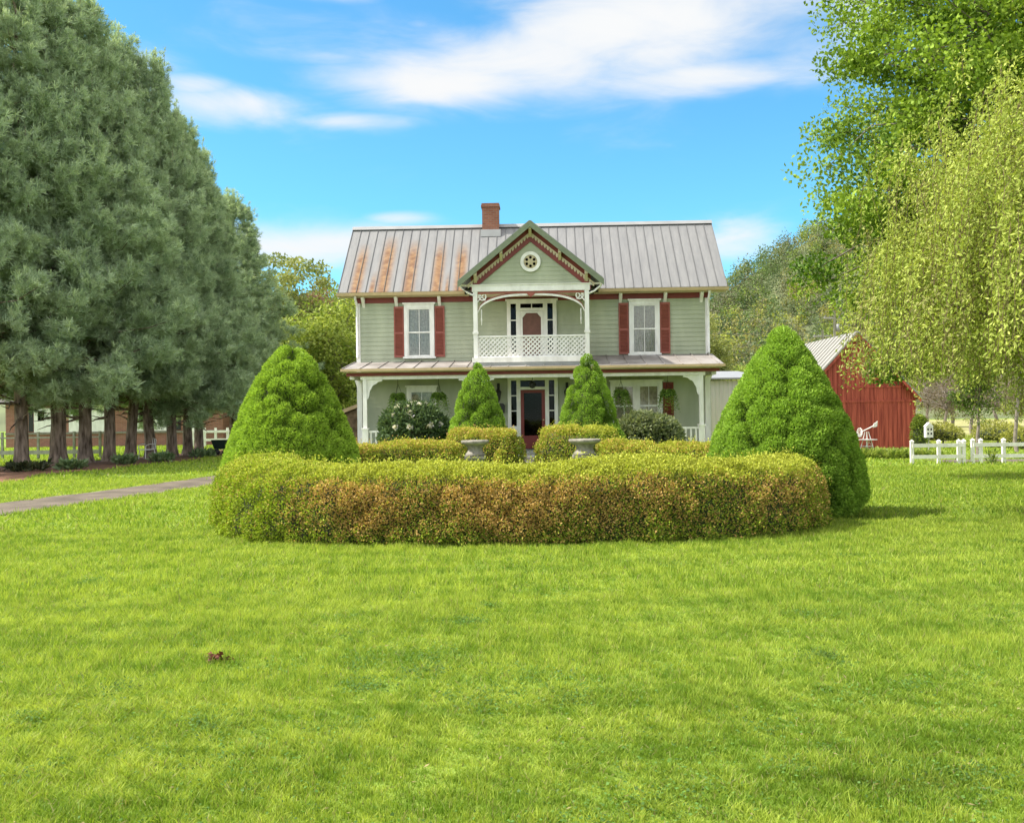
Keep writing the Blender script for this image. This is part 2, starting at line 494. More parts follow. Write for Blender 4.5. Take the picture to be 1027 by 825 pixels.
# pine positions (along the drive)
PINES = [(21, 466.5), (58, 464), (85, 462.5), (109, 461), (130, 459.5), (151, 458.3), (172, 456.5), (188, 455.3), (199, 453.8), (234, 450.5)]
PINE_XY = []
for (px, py) in PINES:
    d = gd(px, py)
    PINE_XY.append((gx(px, d), d))
def mulch_edges(t):
    i = np.interp(t, np.arange(len(PINE_XY)), [p[0] for p in PINE_XY]); j = np.interp(t, np.arange(len(PINE_XY)), [p[1] for p in PINE_XY])
    return i, j
ts = np.linspace(-6, len(PINE_XY) - 1 + 1, 60)
mx_ = []
for y in np.linspace(24, 56, 60):
    xc = np.interp(y, [p[1] for p in PINE_XY], [p[0] for p in PINE_XY]) if y > PINE_XY[0][1] else PINE_XY[0][0] - 0.35 * (PINE_XY[0][1] - y)
    mx_.append((xc, y))
def mulch_r(y): return np.interp(y, [24, 31, 34, 38, 41.5, 50, 56], [-14.6, -15.4, -15.0, -14.2, -13.6, -13.4, -13]) + 0.3 * np.sin(y * 1.1 + 1) + .12 * np.sin(y * 3.7)
strip('mulch_bed', [(x - 1.2 + 0.25 * math.sin(y * 1.7), y) for x, y in mx_], [(mulch_r(y), y) for x, y in mx_], 0.016, M['mulch'])

# gravel lane beyond the white fence
strip('gravel_lane', [(x, 33.5 + 0.2 * math.sin(x)) for x in np.arange(14.5, 70, 1.5)][::-1], [(x, 31.95 + 0.1 * math.sin(x * 1.3)) for x in np.arange(14.5, 70, 1.5)][::-1], 0.012, M['gravel'])

M['meadow'] = paint('meadow_ground', (0.16, 0.17, 0.05), 0.35, 0.95, 0.35, 0.8, 8, col2=(0.30, 0.28, 0.11))
mw = MB(); mw.add([(13.5, 47, .008), (160, 47, .008), (200, 129, .008), (9, 129, .008)], [(0, 1, 2, 3)])
tag(mw.build('meadow', M['meadow']), kind='structure')
def hill_h(x, y):
    """wooded ridge behind, rising towards the right"""
    ridge = np.interp(x, [-700, -200, -60, 20, 60, 86, 119, 145, 180, 240, 320, 700], [40, 42, 43, 42, 41, 47, 68, 78, 90, 100, 104, 90])
    t = np.clip((y - 130) / (400 - 130), 0, 1.6)
    prof = np.where(t <= 1, (t ** 1.35), 1 - 0.5 * (t - 1))
    return ridge * prof + 3.0 * np.sin(x * 0.035 + 1) * np.sin(y * 0.03) * np.clip(t * 3, 0, 1) - 0.4
xs = np.linspace(-700, 700, 120); yv = np.linspace(128, 540, 60)
hm = MB()
X, Y = np.meshgrid(xs, yv)
Z = hill_h(X, Y)
Z[0, :] = -0.5
vs_ = np.stack([X.ravel(), Y.ravel(), Z.ravel()], 1)
nx = len(xs)
hm.add(vs_.tolist(), [(r * nx + c, r * nx + c + 1, (r + 1) * nx + c + 1, (r + 1) * nx + c) for r in range(len(yv) - 1) for c in range(nx - 1)], 0, True)
tag(hm.build('hill', M['hill']), kind='structure')

# woodland on the hill: one mass
def woodland():
    r = np.random.default_rng(3)
    n = 6000
    x = r.uniform(-260, 330, n); y = 150 + 260 * r.random(n) ** 0.8
    ang = x / y
    keep = (ang > -0.45) & (ang < 0.72)
    x, y = x[keep], y[keep]
    z = hill_h(x, y)
    n = len(x)
    H = r.uniform(6, 11.5, n) * np.interp(y, [150, 400], [0.75, 1.0])
    kind = r.random(n)
    low = np.clip((y - 170) / 180, 0, 1)
    base = np.zeros((n, 3))
    pal = np.array([(0.30, 0.33, 0.06), (0.21, 0.28, 0.06), (0.28, 0.27, 0.09), (0.12, 0.18, 0.06), (0.18, 0.18, 0.11), (0.06, 0.10, 0.045), (0.15, 0.19, 0.095)])
    wl_ = np.array([.28, .22, .18, .12, .07, .05, .08]); wh_ = np.array([.05, .08, .12, .20, .22, .08, .25])
    for i in range(n):
        w = wl_ * (1 - low[i]) + wh_ * low[i]
        base[i] = pal[np.searchsorted(np.cumsum(w) / w.sum(), r.random())]
    k = 150
    q = unit(r.normal(size=(n, k, 3)))
    rad = (r.random((n, k, 1)) ** 0.45)
    P = q * rad * np.stack([H * 0.36, H * 0.36, H * 0.5], 1)[:, None, :]
    lob = 1 + 0.25 * np.sin(q[..., 0:1] * 5 + r.random((n, 1, 1)) * 6) * np.sin(q[..., 2:3] * 6 + r.random((n, 1, 1)) * 6)
    P = P * lob + np.stack([x, y, z + H * 0.5], 1)[:, None, :]
    P = P.reshape(-1, 3)
    m = len(P)
    C = np.repeat(base, k, 0) * r.uniform(0.7, 1.3, (m, 1))
    qd = leaves(P, unit(r.normal(size=(m, 3))), unit(r.normal(size=(m, 3))), r.uniform(0.5, .95, m), r.uniform(0.35, .65, m))
    me = fast_mesh('woodland', qd, 4, C)
    tag(link('woodland', me, M['leaf']), 'spring woodland covering the hill behind the farm', 'woodland', kind='stuff')
woodland()

# ------------------------------------------------------------------ lawn grass
HEDGE_BLOCK = []   # filled below by outlines; simple footprints for the grass mask
def in_ring(x, y):
    return (np.abs(x + 0.1) < 5.15) & (y > 13.95) & (y < 23.2) & (((np.abs(x) / 5.2) ** 3 + (np.abs(y - 18.5) / 4.7) ** 3) < 1)
def grass():
    r = np.random.default_rng(11)
    Vs, Cs = [], []
    def zone(y0, y1, dens, L, W, segs, xl=None, xr=None):
        half1 = y1 * 0.56 + 2.0
        n = int(dens * (y1 - y0) * 2 * half1)
        x = r.uniform(-half1, half1, n); y = r.uniform(y0, y1, n)
        k = np.abs(x) < y * 0.56 + 2.0
        if y1 > 16:
            k &= ~((np.abs(x - drive_center(y)) < 1.0 + 0.12 * np.sin(y * 3 + x * 5)))
            mxx = np.interp(y, [p[1] for p in mx_], [p[0] for p in mx_])
            k &= ~((x > mxx - 1.2) & (x < mulch_r(y) - .05) & (y > 24))
            k &= ~((y > 31.9) & (y < 33.6) & (x > 14.5))
            hx, hy = x - 0.777, y - 35.5
            k &= ~((np.abs(hx) < 6.5) & (hy > -2.2))
        k &= ~in_ring(x, y)
        x, y = x[k], y[k]; n = len(x)
        P = np.stack([x, y, np.zeros(n)], 1)
        patch = waves(P, 1, 0.9) * 0.14 + waves(P, 2, 2.6) * 0.20 + waves(P, 5, 0.25) * 0.25 + waves(P, 6, 9.0) * .5 + waves(P, 7, 26.0) * .6
        hfac = np.clip(1 + 0.18 * waves(P, 8, 1.6) + 0.30 * waves(P, 9, 9.0) + .45 * waves(P, 10, 34.0), 0.3, 2.2)
        worn = np.exp(-(((x - 1.85) / 0.33) ** 2 + ((y - 4.76 - .06 * np.sin(x * 9)) / 0.085) ** 2)) * (0.85 + 0.25 * waves(P, 14, 9.0))
        hfac *= 1 - 0.6 * worn
        ll = L * hfac * r.uniform(0.65, 1.35, n)
        ang = r.uniform(0, 6.283, n)
        lean = np.abs(r.normal(0.35, 0.35, n)) + 0.25 * np.clip(waves(P, 12, 3.0), -1, 1)
        D = np.stack([np.cos(ang) * np.sin(lean), np.sin(ang) * np.sin(lean), np.cos(lean)], 1)
        B = unit(np.cross(D, rdirs(r, n))) * (W * r.uniform(0.7, 1.3, n))[:, None] * 0.5
        t = np.clip(patch * 0.5 + 0.5 + r.normal(0, 0.22, n), 0, 1)[:, None]
        c = np.array([[0.155, 0.262, 0.025]]) * (1 - t) + np.array([[0.445, 0.535, 0.085]]) * t
        dry = r.random(n) < 0.05
        c[dry] = np.array([0.34, 0.32, 0.13])
        dk = r.random(n) < 0.12
        c[dk] *= 0.7
        c *= (1 - 0.6 * np.clip(worn, 0, 1))[:, None]
        tip = P + D * ll[:, None]
        tip2 = tip + np.stack([np.cos(ang), np.sin(ang), -0.35 * np.ones(n)], 1) * (ll * 0.22)[:, None]
        if segs == 2:
            mid = P + D * (ll * 0.55)[:, None]
            Vs.append(np.stack([P - B, P + B, mid + B * .8, mid - B * .8], 1)); Cs.append(c)
            Vs.append(np.stack([mid - B * .8, mid + B * .8, tip2 + B * .12, tip2 - B * .12], 1)); Cs.append(c)
        else:
            Vs.append(np.stack([P - B, P + B, tip2 + B * .2, tip2 - B * .2], 1)); Cs.append(c)
    def rdirs(r, n): return unit(r.normal(size=(n, 3)))
    zone(3.2, 6.5, 10500, 0.048, 0.0048, 2)
    zone(6.5, 10.0, 5600, 0.050, 0.0068, 1)
    zone(10.0, 16.0, 2300, 0.060, 0.011, 1)
    zone(16.0, 30.0, 420, 0.07, 0.022, 1)
    zone(30.0, 60.0, 60, 0.09, 0.05, 1)
    # clover and other low broad leaves in loose patches
    for _ in range(150):
        y0 = 3.6 + 10 * r.random() ** 1.6; x0 = r.uniform(-.6, .6) * y0
        m = int(r.uniform(60, 220)); sp = r.uniform(.06, .28)
        P = np.stack([x0 + r.normal(0, sp, m), y0 + r.normal(0, sp, m), r.uniform(.012, .042, m)], 1)
        ok = ~in_ring(P[:, 0], P[:, 1]); P = P[ok]; m = len(P)
        Vs.append(leaves(P, np.stack([r.normal(size=m), r.normal(size=m), r.normal(0, .25, m)], 1), r.normal(0, .35, (m, 3)) + np.array([0, 0, 1]), r.uniform(.014, .028, m), r.uniform(.012, .022, m)))
        Cs.append(np.array([.12, .23, .05]) * r.uniform(.6, 1.35, (m, 1)) * r.uniform(.75, 1.2))
    # last year's dry bits
    m = 900
    y0 = 3.4 + 12 * r.random(m) ** 1.5; x0 = r.uniform(-.6, .6, m) * y0
    P = np.stack([x0, y0, r.uniform(.02, .05, m)], 1); P = P[~in_ring(x0, y0)]; m = len(P)
    Vs.append(leaves(P, np.stack([r.normal(size=m), r.normal(size=m), r.normal(0, .2, m)], 1), r.normal(0, .4, (m, 3)) + np.array([0, 0, 1]), r.uniform(.015, .05, m), r.uniform(.004, .012, m)))
    Cs.append(np.array([.36, .29, .15]) * r.uniform(.5, 1.3, (m, 1)))
    V = np.concatenate(Vs); C = np.concatenate(Cs)
    me = fast_mesh('grass', V, 4, C)
    tag(link('grass', me, M['grassblade']), 'mown green lawn grass in front of the house', 'grass', kind='stuff')
    print('grass quads', len(V))
grass()

# ------------------------------------------------------------------ clipped shrubs
def surf_leaves(P, N, L, W, col, spread=0.9, up=0.25, depth=0.10, seed=0):
    n = len(P)
    r = np.random.default_rng(seed)
    rr = unit(r.normal(size=(n, 3)))
    D = unit(N * (1 - 0.2) + rr * spread + np.array([0, 0, up]))
    C = P - N * (r.random((n, 1)) ** 1.6) * depth
    return leaves(C, D, unit(r.normal(size=(n, 3)) + N * 0.6), L * r.uniform(0.7, 1.35, n), W * r.uniform(0.7, 1.3, n))
def lumps(P, N, centers, amp, sig):
    """height of rounded bulges over centres; valleys stay at zero"""
    best = np.zeros(len(P))
    for i in range(0, len(P), 8000):
        d2 = ((P[i:i + 8000, None, :] - centers[None]) ** 2).sum(-1)
        best[i:i + 8000] = np.sqrt(np.maximum(0, 1 - d2.min(1) / (sig * 1.9) ** 2)) * amp
    return best
def topiary(name, H, rad, n, palette, seed, label, cat, loc, group=None, power=1.25, leafL=0.055, lumpn=230, amp=0.17, sig=0.17, lean=0.0, bulge=0.12):
    r = np.random.default_rng(seed)
    root = empty(name, loc)
    tag(root, label, cat, group)
    def prof(t):          # radius at relative height t
        return rad * (np.clip(1 - t, 0, 1) ** (1 / power)) * (1 - 0.22 * np.exp(-(t / 0.07) ** 2)) + bulge * np.sin(np.pi * np.clip(t, 0, 1)) * rad
    t = r.random(n * 3)
    keep = r.random(n * 3) * rad * 1.15 < prof(t) + 0.04 * rad
    t = t[keep][:n]; n = len(t)
    a = r.uniform(0, 6.2832, n)
    def at(t, a):
        rr = prof(t) * (1 + 0.018 * np.sin(3 * a + seed) + 0.025 * np.sin(7 * t + 2 * a))
        P = np.stack([rr * np.cos(a) + lean * t * H, rr * np.sin(a), t * H], 1)
        e = 0.01
        dr = (prof(np.minimum(t + e, 1)) - prof(t - e)) / (2 * e * H)
        N = unit(np.stack([np.cos(a), np.sin(a), -dr], 1))
        return P, N
    P, N = at(t, a)
    tl = r.random(lumpn * 3); kl = r.random(lumpn * 3) * rad * 1.1 < prof(tl) + .06 * rad
    PL, _ = at(tl[kl][:lumpn], r.uniform(0, 6.2832, min(lumpn, kl.sum())))
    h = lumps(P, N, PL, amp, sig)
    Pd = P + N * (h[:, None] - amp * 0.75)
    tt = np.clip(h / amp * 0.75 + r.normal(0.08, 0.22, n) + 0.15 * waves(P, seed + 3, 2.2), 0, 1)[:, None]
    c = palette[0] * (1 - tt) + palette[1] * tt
    old = r.random(n) < 0.05
    c[old] *= 0.55
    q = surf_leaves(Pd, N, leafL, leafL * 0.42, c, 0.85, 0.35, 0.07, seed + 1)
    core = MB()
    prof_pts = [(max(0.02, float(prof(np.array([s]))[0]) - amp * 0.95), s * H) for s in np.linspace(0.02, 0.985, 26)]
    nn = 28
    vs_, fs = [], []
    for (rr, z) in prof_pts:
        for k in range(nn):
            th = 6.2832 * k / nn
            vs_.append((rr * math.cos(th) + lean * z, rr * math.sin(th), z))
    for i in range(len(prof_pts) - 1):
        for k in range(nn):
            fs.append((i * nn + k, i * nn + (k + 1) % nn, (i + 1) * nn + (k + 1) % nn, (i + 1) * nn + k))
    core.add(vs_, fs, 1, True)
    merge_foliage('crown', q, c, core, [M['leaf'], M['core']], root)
    MB().tube([(0, 0, -0.03), (0, 0, H * 0.12)], [rad * 0.09, rad * 0.07]).build('trunk', M['bark'], root)
    return root
GREEN = (np.array([0.11, 0.20, 0.02]), np.array([0.38, 0.55, 0.07]))
GREEN_D = (np.array([0.09, 0.17, 0.02]), np.array([0.33, 0.51, 0.07]))
topiary('dwarf_spruce', 3.34, 1.47, 180000, GREEN_D, 5, 'largest clipped conical spruce, standing past the hedge end on the barn side', 'spruce', (4.88, 17.2, 0), 'clipped conical spruces', power=1.3, amp=.23, sig=.135, lumpn=360)
topiary('dwarf_spruce', 3.24, 1.38, 150000, GREEN, 9, 'broad bright green conical spruce rising behind the hedge on the driveway side', 'spruce', (-4.3, 18.7, 0), 'clipped conical spruces', power=1.6, amp=.20, sig=.115, lumpn=460)
topiary('dwarf_spruce', 3.40, 1.02, 60000, GREEN_D, 15, 'slim conical spruce beside the white flowering rhododendron at the porch', 'spruce', (-1.05, 29.0, 0), 'clipped conical spruces', power=1.4, lumpn=150, amp=.20, sig=.125)
topiary('dwarf_spruce', 3.55, 1.03, 60000, GREEN_D, 21, 'slim conical spruce in front of the double porch window', 'spruce', (2.27, 28.6, 0), 'clipped conical spruces', power=1.6, lumpn=150, amp=.20, sig=.125)

YEL = np.array([0.50, 0.50, 0.085]); LIME = np.array([0.36, 0.48, 0.04]); BRONZE = np.array([0.43, 0.285, 0.08]); DKG = np.array([0.065, 0.115, 0.022]); RUST = np.array([0.58, 0.385, 0.14])
def hedge(name, path, half, height, n, seed, label, cat='hedge', group=None, colour='mixed', leafL=0.042, z0=0.04, endround=True, wob=0.065):
    """a clipped hedge with a rounded top swept along a path of (x, y) points"""
    r = np.random.default_rng(seed)
    path = np.array(path, float)
    # dense resample
    seg = np.linalg.norm(np.diff(path, axis=0), axis=1); s = np.concatenate([[0], np.cumsum(seg)])
    tot = s[-1]
    c0 = path[0].copy()
    origin = np.array([path[:, 0].mean(), path[:, 1].mean(), 0])
    def curve(u):
        x = np.interp(u, s, path[:, 0]); y = np.interp(u, s, path[:, 1])
        for _ in range(0):
            pass
        return x, y
    # smooth tangent by central differences
    def at(u, th):
        e = 0.35
        x, y = curve(np.clip(u, 0, tot))
        xa, ya = curve(np.clip(u - e, 0, tot)); xb, yb = curve(np.clip(u + e, 0, tot))
        x = (x * 2 + xa + xb) / 4; y = (y * 2 + ya + yb) / 4
        T = unit(np.stack([xb - xa, yb - ya, 0 * x], 1))
        B = np.stack([T[:, 1], -T[:, 0], 0 * x], 1)          # sideways
        p = 3.2
        cs, sn = np.cos(th), np.sin(th)
        # superellipse section: th 0..pi from one side over the top to the other
        w = half * np.sign(cs) * np.abs(cs) ** (2 / p)
        h = height * np.abs(sn) ** (2 / p)
        # taper the ends
        endd = np.minimum(u, tot - u)
        k = np.clip(endd / (half * 0.9), 0, 1)
        k = np.sqrt(1 - (1 - k) ** 2) * 0.98 + 0.02
        w = w * k
        hh = h * (0.86 + 0.14 * k)
        P = np.stack([x, y, 0 * x], 1) + B * w[:, None]
        P[:, 2] = hh + z0
        N = unit(B * (np.sign(cs) * np.abs(cs) ** (2 - 2 / p) / half)[:, None] + np.array([0, 0, 1.0]) * (np.abs(sn) ** (2 - 2 / p) / height)[:, None] + T * (np.sign(u - tot / 2) * (1 - k) ** 1.5)[:, None] * 1.5)
        return P, N
    # sample by area: flat section
    tab = np.linspace(0.0, math.pi, 200)
    p0, _ = at(np.full(200, tot / 2), tab)
    arc = np.concatenate([[0], np.cumsum(np.linalg.norm(np.diff(p0, axis=0), axis=1))])
    def sample(n):
        u = r.uniform(-0.0, tot, n)
        th = np.interp(r.uniform(0, arc[-1], n), arc, tab)
        return u, th
    u, th = sample(n)
    P, N = at(u, th)
    PL, _ = at(*sample(int(arc[-1] * tot / 0.05)))
    h = lumps(P, N, PL, 0.10, 0.085)
    h = h + (r.random(n) < .035) * r.uniform(.02, .13, n)
    big = waves(P, seed + 1, 2.0) * wob
    Pd = P + N * (h - 0.07 + big)[:, None]
    top = np.clip((N[:, 2] - 0.45) / 0.4, 0, 1)
    Pd[:, 2] = np.maximum(Pd[:, 2] + .03 * waves(P, seed + 6, 1.1), .03)
    q = surf_leaves(Pd, N, leafL, leafL * 0.62, None, 1.0, 0.3, 0.14, seed + 2)
    rnd = r.random(n)
    # real leaf colours: yellow new growth on top, frost-bronzed patches on the front, green elsewhere
    base = DKG * (1 - rnd[:, None]) + LIME * rnd[:, None]
    if colour == 'mixed':
        x = P[:, 0]; z = P[:, 2]
        left = np.clip((-x - 2.2) / 1.2, 0, 1)
        patch = 0.5 + 0.6 * waves(P, 77, 2.4) + 0.35 * waves(P, 78, 6.0)
        zone = np.interp(x, [-3.6, -2.8, -2.2, -1.6, -0.3, 0.6, 2.5, 4.0, 5.2], [0.05, 0.7, 0.95, 0.7, 0.9, 0.75, 0.50, 0.55, 0.65])
        hi = np.interp(z, [0.1, 0.35, 0.7, 1.0], [0.35, 0.85, 1.1, 1.2])
        bz = (r.random(n) < np.clip(zone * hi * (0.50 + .8 * patch), 0, 0.93)) & (top < 0.75)
        br = BRONZE * (1 - rnd[:, None]) + RUST * rnd[:, None]
        base = base * (1 - left[:, None]) + (LIME * (0.35 + 0.75 * rnd[:, None])) * left[:, None]
        base[bz] = br[bz]
        yl = r.random(n) < np.clip((top * 0.95 + 0.08) * (1 - .45 * left), 0, 0.95)
        yy = YEL * (0.5 + 0.7 * rnd[:, None]); yy = yy * 0.75 + LIME * 0.25 * (0.5 + rnd[:, None])
        base[yl] = yy[yl]
    else:
        patch = 0.5 + 0.5 * waves(P, seed + 77, 2.0)
        yl = r.random(n) < np.clip(top * 0.75 + 0.35, 0, 0.96)
        yy = YEL * (0.5 + 0.7 * rnd[:, None]); yy = yy * 0.8 + LIME * 0.2
        base[yl] = yy[yl]
        bz = r.random(n) < np.clip(0.32 * patch, 0, 0.5)
        br = (BRONZE * (1 - rnd[:, None]) + RUST * rnd[:, None]) * 1.1
        base[bz] = br[bz]
    core = MB()
    nu, nt_ = max(12, int(tot / 0.2)), 16
    uu = np.linspace(0.0, tot, nu); tt = np.linspace(0, math.pi, nt_)
    U, T_ = np.meshgrid(uu, tt, indexing='ij')
    Pc, Nc = at(U.ravel(), T_.ravel())
    Pc = Pc - Nc * 0.17
    Pc[:, 2] = np.maximum(Pc[:, 2], 0.05)
    core.add(Pc.tolist(), [(i * nt_ + j, i * nt_ + j + 1, (i + 1) * nt_ + j + 1, (i + 1) * nt_ + j) for i in range(nu - 1) for j in range(nt_ - 1)], 1, True)
    root = empty(name, origin)
    tag(root, label, cat, group)
    o3 = origin[None, None, :]
    core.v = [tuple(np.array(v) - origin) for v in core.v]
    # the bare stems at the foot
    st = core
    for i in range(int(tot / 0.22)):
        uu_ = r.uniform(min(0.3, tot * .3), tot - min(0.3, tot * .3)); side = r.choice([-1, 1]) * r.uniform(0.45, 0.93) * half
        p_, _ = at(np.array([uu_]), np.array([1.57]))
        e = 0.2
        xa, ya = curve(uu_ - e); xb, yb = curve(uu_ + e)
        t_ = np.array([xb - xa, yb - ya]); t_ /= np.linalg.norm(t_)
        bx, by = p_[0, 0] + t_[1] * side - origin[0], p_[0, 1] - t_[0] * side - origin[1]
        st.tube([(bx, by, -0.02), (bx + r.normal(0, .04), by + r.normal(0, .04), 0.2), (bx + r.normal(0, .08), by + r.normal(0, .06), 0.45)], [0.014, 0.011, 0.008], 5, 1)
    merge_foliage('foliage', q - o3, base, core, [M['leaf'], M['core']], root)
    return root
hedge('boxwood_hedge', [(-4.35, 19.2), (-4.45, 17.6), (-4.25, 16.1), (-3.7, 15.1), (-2.8, 14.56), (-1.5, 14.36), (0, 14.32), (1.5, 14.34), (2.9, 14.48), (3.75, 14.8), (4.25, 15.5), (4.35, 16.2)],
      0.86, 1.08, 330000, 31, 'long clipped front hedge with yellow top and bronzed face curving across the lawn', leafL=.035)
hedge('boxwood_hedge', [(-4.2, 20.6), (-3.4, 21.5), (-2.3, 22.0), (-1.1, 22.1)], 0.62, 1.20, 42000, 41, 'low yellow hedge below the white flowering rhododendron, behind the long hedge', group='rear garden hedges', colour='yellow')
hedge('boxwood_hedge', [(1.9, 22.0), (2.9, 21.9), (3.9, 21.3), (4.6, 20.4)], 0.62, 1.12, 42000, 42, 'low yellow hedge below the grey green rhododendron, behind the long hedge', group='rear garden hedges', colour='yellow')
hedge('rounded_shrub', [(-1.55, 24.2), (-0.9, 23.7), (-0.35, 23.6), (0.06, 24.3)], 0.52, 1.40, 36000, 43, 'rounded yellow green clipped shrub behind the ivy topped urn beside the slim spruce', 'shrub', 'rounded yellow shrubs at the walk', 'yellow', wob=0.05)
hedge('rounded_shrub', [(0.84, 24.3), (1.25, 23.6), (1.95, 23.6), (2.6, 24.2)], 0.52, 1.42, 36000, 44, 'rounded yellow green clipped shrub behind the urn nearer the barn', 'shrub', 'rounded yellow shrubs at the walk', 'yellow', wob=0.05)
hedge('rounded_shrub', [(-0.55, 21.6), (-0.3, 21.55), (-0.05, 21.6)], 0.36, 1.05, 9000, 45, 'small round yellow green shrub touching the side of the urn at the walk', 'shrub', 'rounded yellow shrubs at the walk', 'yellow')

def bush(name, loc, rx, ry, H, n, palette, seed, label, cat='shrub', group=None, leafL=0.12, wid=0.4, flowers=0, fcol=(0.8, 0.76, 0.72), nl=60, amp=0.22, sig=0.2):
    r = np.random.default_rng(seed)
    root = empty(name, loc); tag(root, label, cat, group)
    def at(n):
        N = unit(r.normal(size=(n, 3))); N[:, 2] = np.where(N[:, 2] < -0.35, -N[:, 2], N[:, 2])
        P = N * np.array([rx, ry, H * 0.55]) + np.array([0, 0, H * 0.45])
        return P, unit(N / np.array([rx, ry, H * .55]))
    P, N = at(n)
    PL, _ = at(nl)
    h = lumps(P, N, PL, amp, sig)
    P = P + N * (h - amp * 0.8)[:, None]
    P[:, 2] = np.maximum(P[:, 2], 0.03)
    t = np.clip(r.normal(0.45, 0.3, n), 0, 1)[:, None]
    c = palette[0] * (1 - t) + palette[1] * t
    q = surf_leaves(P, N, leafL, leafL * wid, None, 1.0, 0.2, 0.25, seed + 1)
    core = MB()
    vs_, fs = [], []
    for i in range(10):
        ph = -0.55 + (math.pi / 2 + 0.5) * i / 9
        for k in range(16):
            a = 6.2832 * k / 16
            vs_.append(((rx - .3 * min(1, rx)) * math.cos(ph) * math.cos(a), (ry - .3 * min(1, ry)) * math.cos(ph) * math.sin(a), max(0.03, H * .45 + (H * .55 - .28 * min(1, H)) * math.sin(ph))))
    for i in range(9):
        for k in range(16): fs.append((i * 16 + k, i * 16 + (k + 1) % 16, (i + 1) * 16 + (k + 1) % 16, (i + 1) * 16 + k))
    core.add(vs_, fs, 1, True)
    merge_foliage('foliage', q, c, core, [M['leaf'], M['core']], root)
    MB().tube([(0, 0, -0.02), (0.03, 0, H * .3)], [0.05, 0.035]).build('stem', M['bark_grey'], root)
    for i in range(flowers):                     # blossom trusses
        PF, NF = at(1)
        if NF[0, 1] > 0.3: PF[0, 1] *= -1; NF[0, 1] *= -1
        m = 22
        dd = unit(r.normal(size=(m, 3)) + NF[0])
        qq = leaves(np.repeat(PF + NF * 0.0, m, 0) + dd * 0.03, dd, rdir(m), 0.09, 0.09)
        me = fast_mesh('blossom', qq, 4, np.tile(np.array(fcol), (m, 1)) * r.uniform(.85, 1.1, (m, 1)))
        link('blossom', me, M['leaf'], root)
    return root
bush('rhododendron', (-3.1, 30.0, 0), 1.2, 0.9, 2.2, 9000, (np.array([.04, .075, .03]), np.array([.16, .23, .10])), 51, 'dark green rhododendron with white blossoms in front of the porch', flowers=22, leafL=.15)
bush('rhododendron', (4.25, 30.2, 0), 1.12, 0.85, 1.82, 8000, (np.array([.10, .14, .055]), np.array([.32, .35, .19])), 52, 'grey green budded rhododendron under the double porch window', flowers=0, leafL=.15)
bush('round_shrub', (2.85, 28.0, 0), 0.5, 0.5, 1.48, 7000, GREEN_D, 53, 'small bushy green shrub at the foot of the slim spruce by the double window', leafL=.07, amp=.12, sig=.13)

exec_later = []
# ------------------------------------------------------------------ the farmhouse
HX, HY, HROT = 0.777, 35.5, R(-1.8)
house = empty('farmhouse', (HX, HY, 0), HROT)
tag(house, 'sage green two storey farmhouse with metal roof and gabled white balcony', 'house')
WX, WD = 6.53, 5.4
EZ, EY = 6.36, -0.42            # eave edge of the roof
RZ_, RY = 9.30, 2.7             # ridge
SL = (RZ_ - EZ) / (RY - EY)
FL = 0.50                       # porch floor
# walls with lapped boards
w = MB()
w.box(-WX, WX, 0, WD, 0.0, 6.2)
for (sgn) in (-1, 1):
    w.prism([(0, 6.2), (WD, 6.2), (RY, 6.2 + (RZ_ - 6.36))], sgn * WX, sgn * (WX - 0.1), axis='x')
z = 0.45
BH = 0.165
while z < 6.05:
    z1 = min(z + BH, 6.15)
    w.add([(-WX, -0.028, z), (WX, -0.028, z), (WX, -0.008, z1), (-WX, -0.008, z1), (-WX, -0.006, z), (WX, -0.006, z)], [(0, 1, 2, 3), (4, 5, 1, 0)])
    for sx in (-1, 1):
        w.add([(sx * (WX + .028), -0.006, z), (sx * (WX + .028), WD, z), (sx * (WX + .008), WD, z1), (sx * (WX + .008), -0.006, z1), (sx * (WX + .004), -0.006, z), (sx * (WX + .004), WD, z)], [(0, 1, 2, 3), (0, 4, 5, 1)])
    z += BH
w.build('wall', M['siding'], house)
f = MB(); f.box(-WX - .02, WX + .02, -.02, WD + .02, -0.05, 0.44); f.build('foundation', M['stone'], house)
for sx in (-1, 1):
    c = MB(); c.box(sx * (WX - .06) - .075, sx * (WX - .06) + .075, -0.045, 0.0, 0.45, 6.05); c.build('corner_board', M['white'], house)
# main roof
rf = MB()
RX = 7.15
def slope_pt(y): return EZ + SL * (y - EY)
tk = 0.06
rf.prism([(EY, EZ), (RY, RZ_), (2 * RY - EY, EZ), (2 * RY - EY, EZ - tk), (RY, RZ_ - tk), (EY, EZ - tk)], -RX, RX, axis='x')
nseam = 42
for i in range(nseam + 1):
    x = -RX + 0.015 + (2 * RX - 0.03) * i / nseam
    for s in (0, 1):
        ya, yb = (EY, RY) if s == 0 else (2 * RY - EY, RY)
        rf.bar((x, ya, EZ + .012), (x, yb, RZ_ + .012), 0.013, 0.042, mi=1)
roof = rf.build('roof', [M['roof'], M['seam']], house)
rc = MB(); rc.prism([(RY - .16, RZ_ - .07), (RY, RZ_ + .085), (RY + .16, RZ_ - .07), (RY, RZ_ + .05)], -RX - .01, RX + .01, axis='x'); rc.build('ridge_cap', M['oldmetal'], roof)
CHX, CHY = -1.60, 2.55
ch = MB(); ch.box(CHX - .33, CHX + .33, CHY - .3, CHY + .3, 8.4, 9.98); ch.box(CHX - .37, CHX + .37, CHY - .34, CHY + .34, 9.98, 10.06); ch.box(CHX - .35, CHX + .35, CHY - .32, CHY + .32, 10.06, 10.13)
ch.build('chimney', M['brick'], roof)
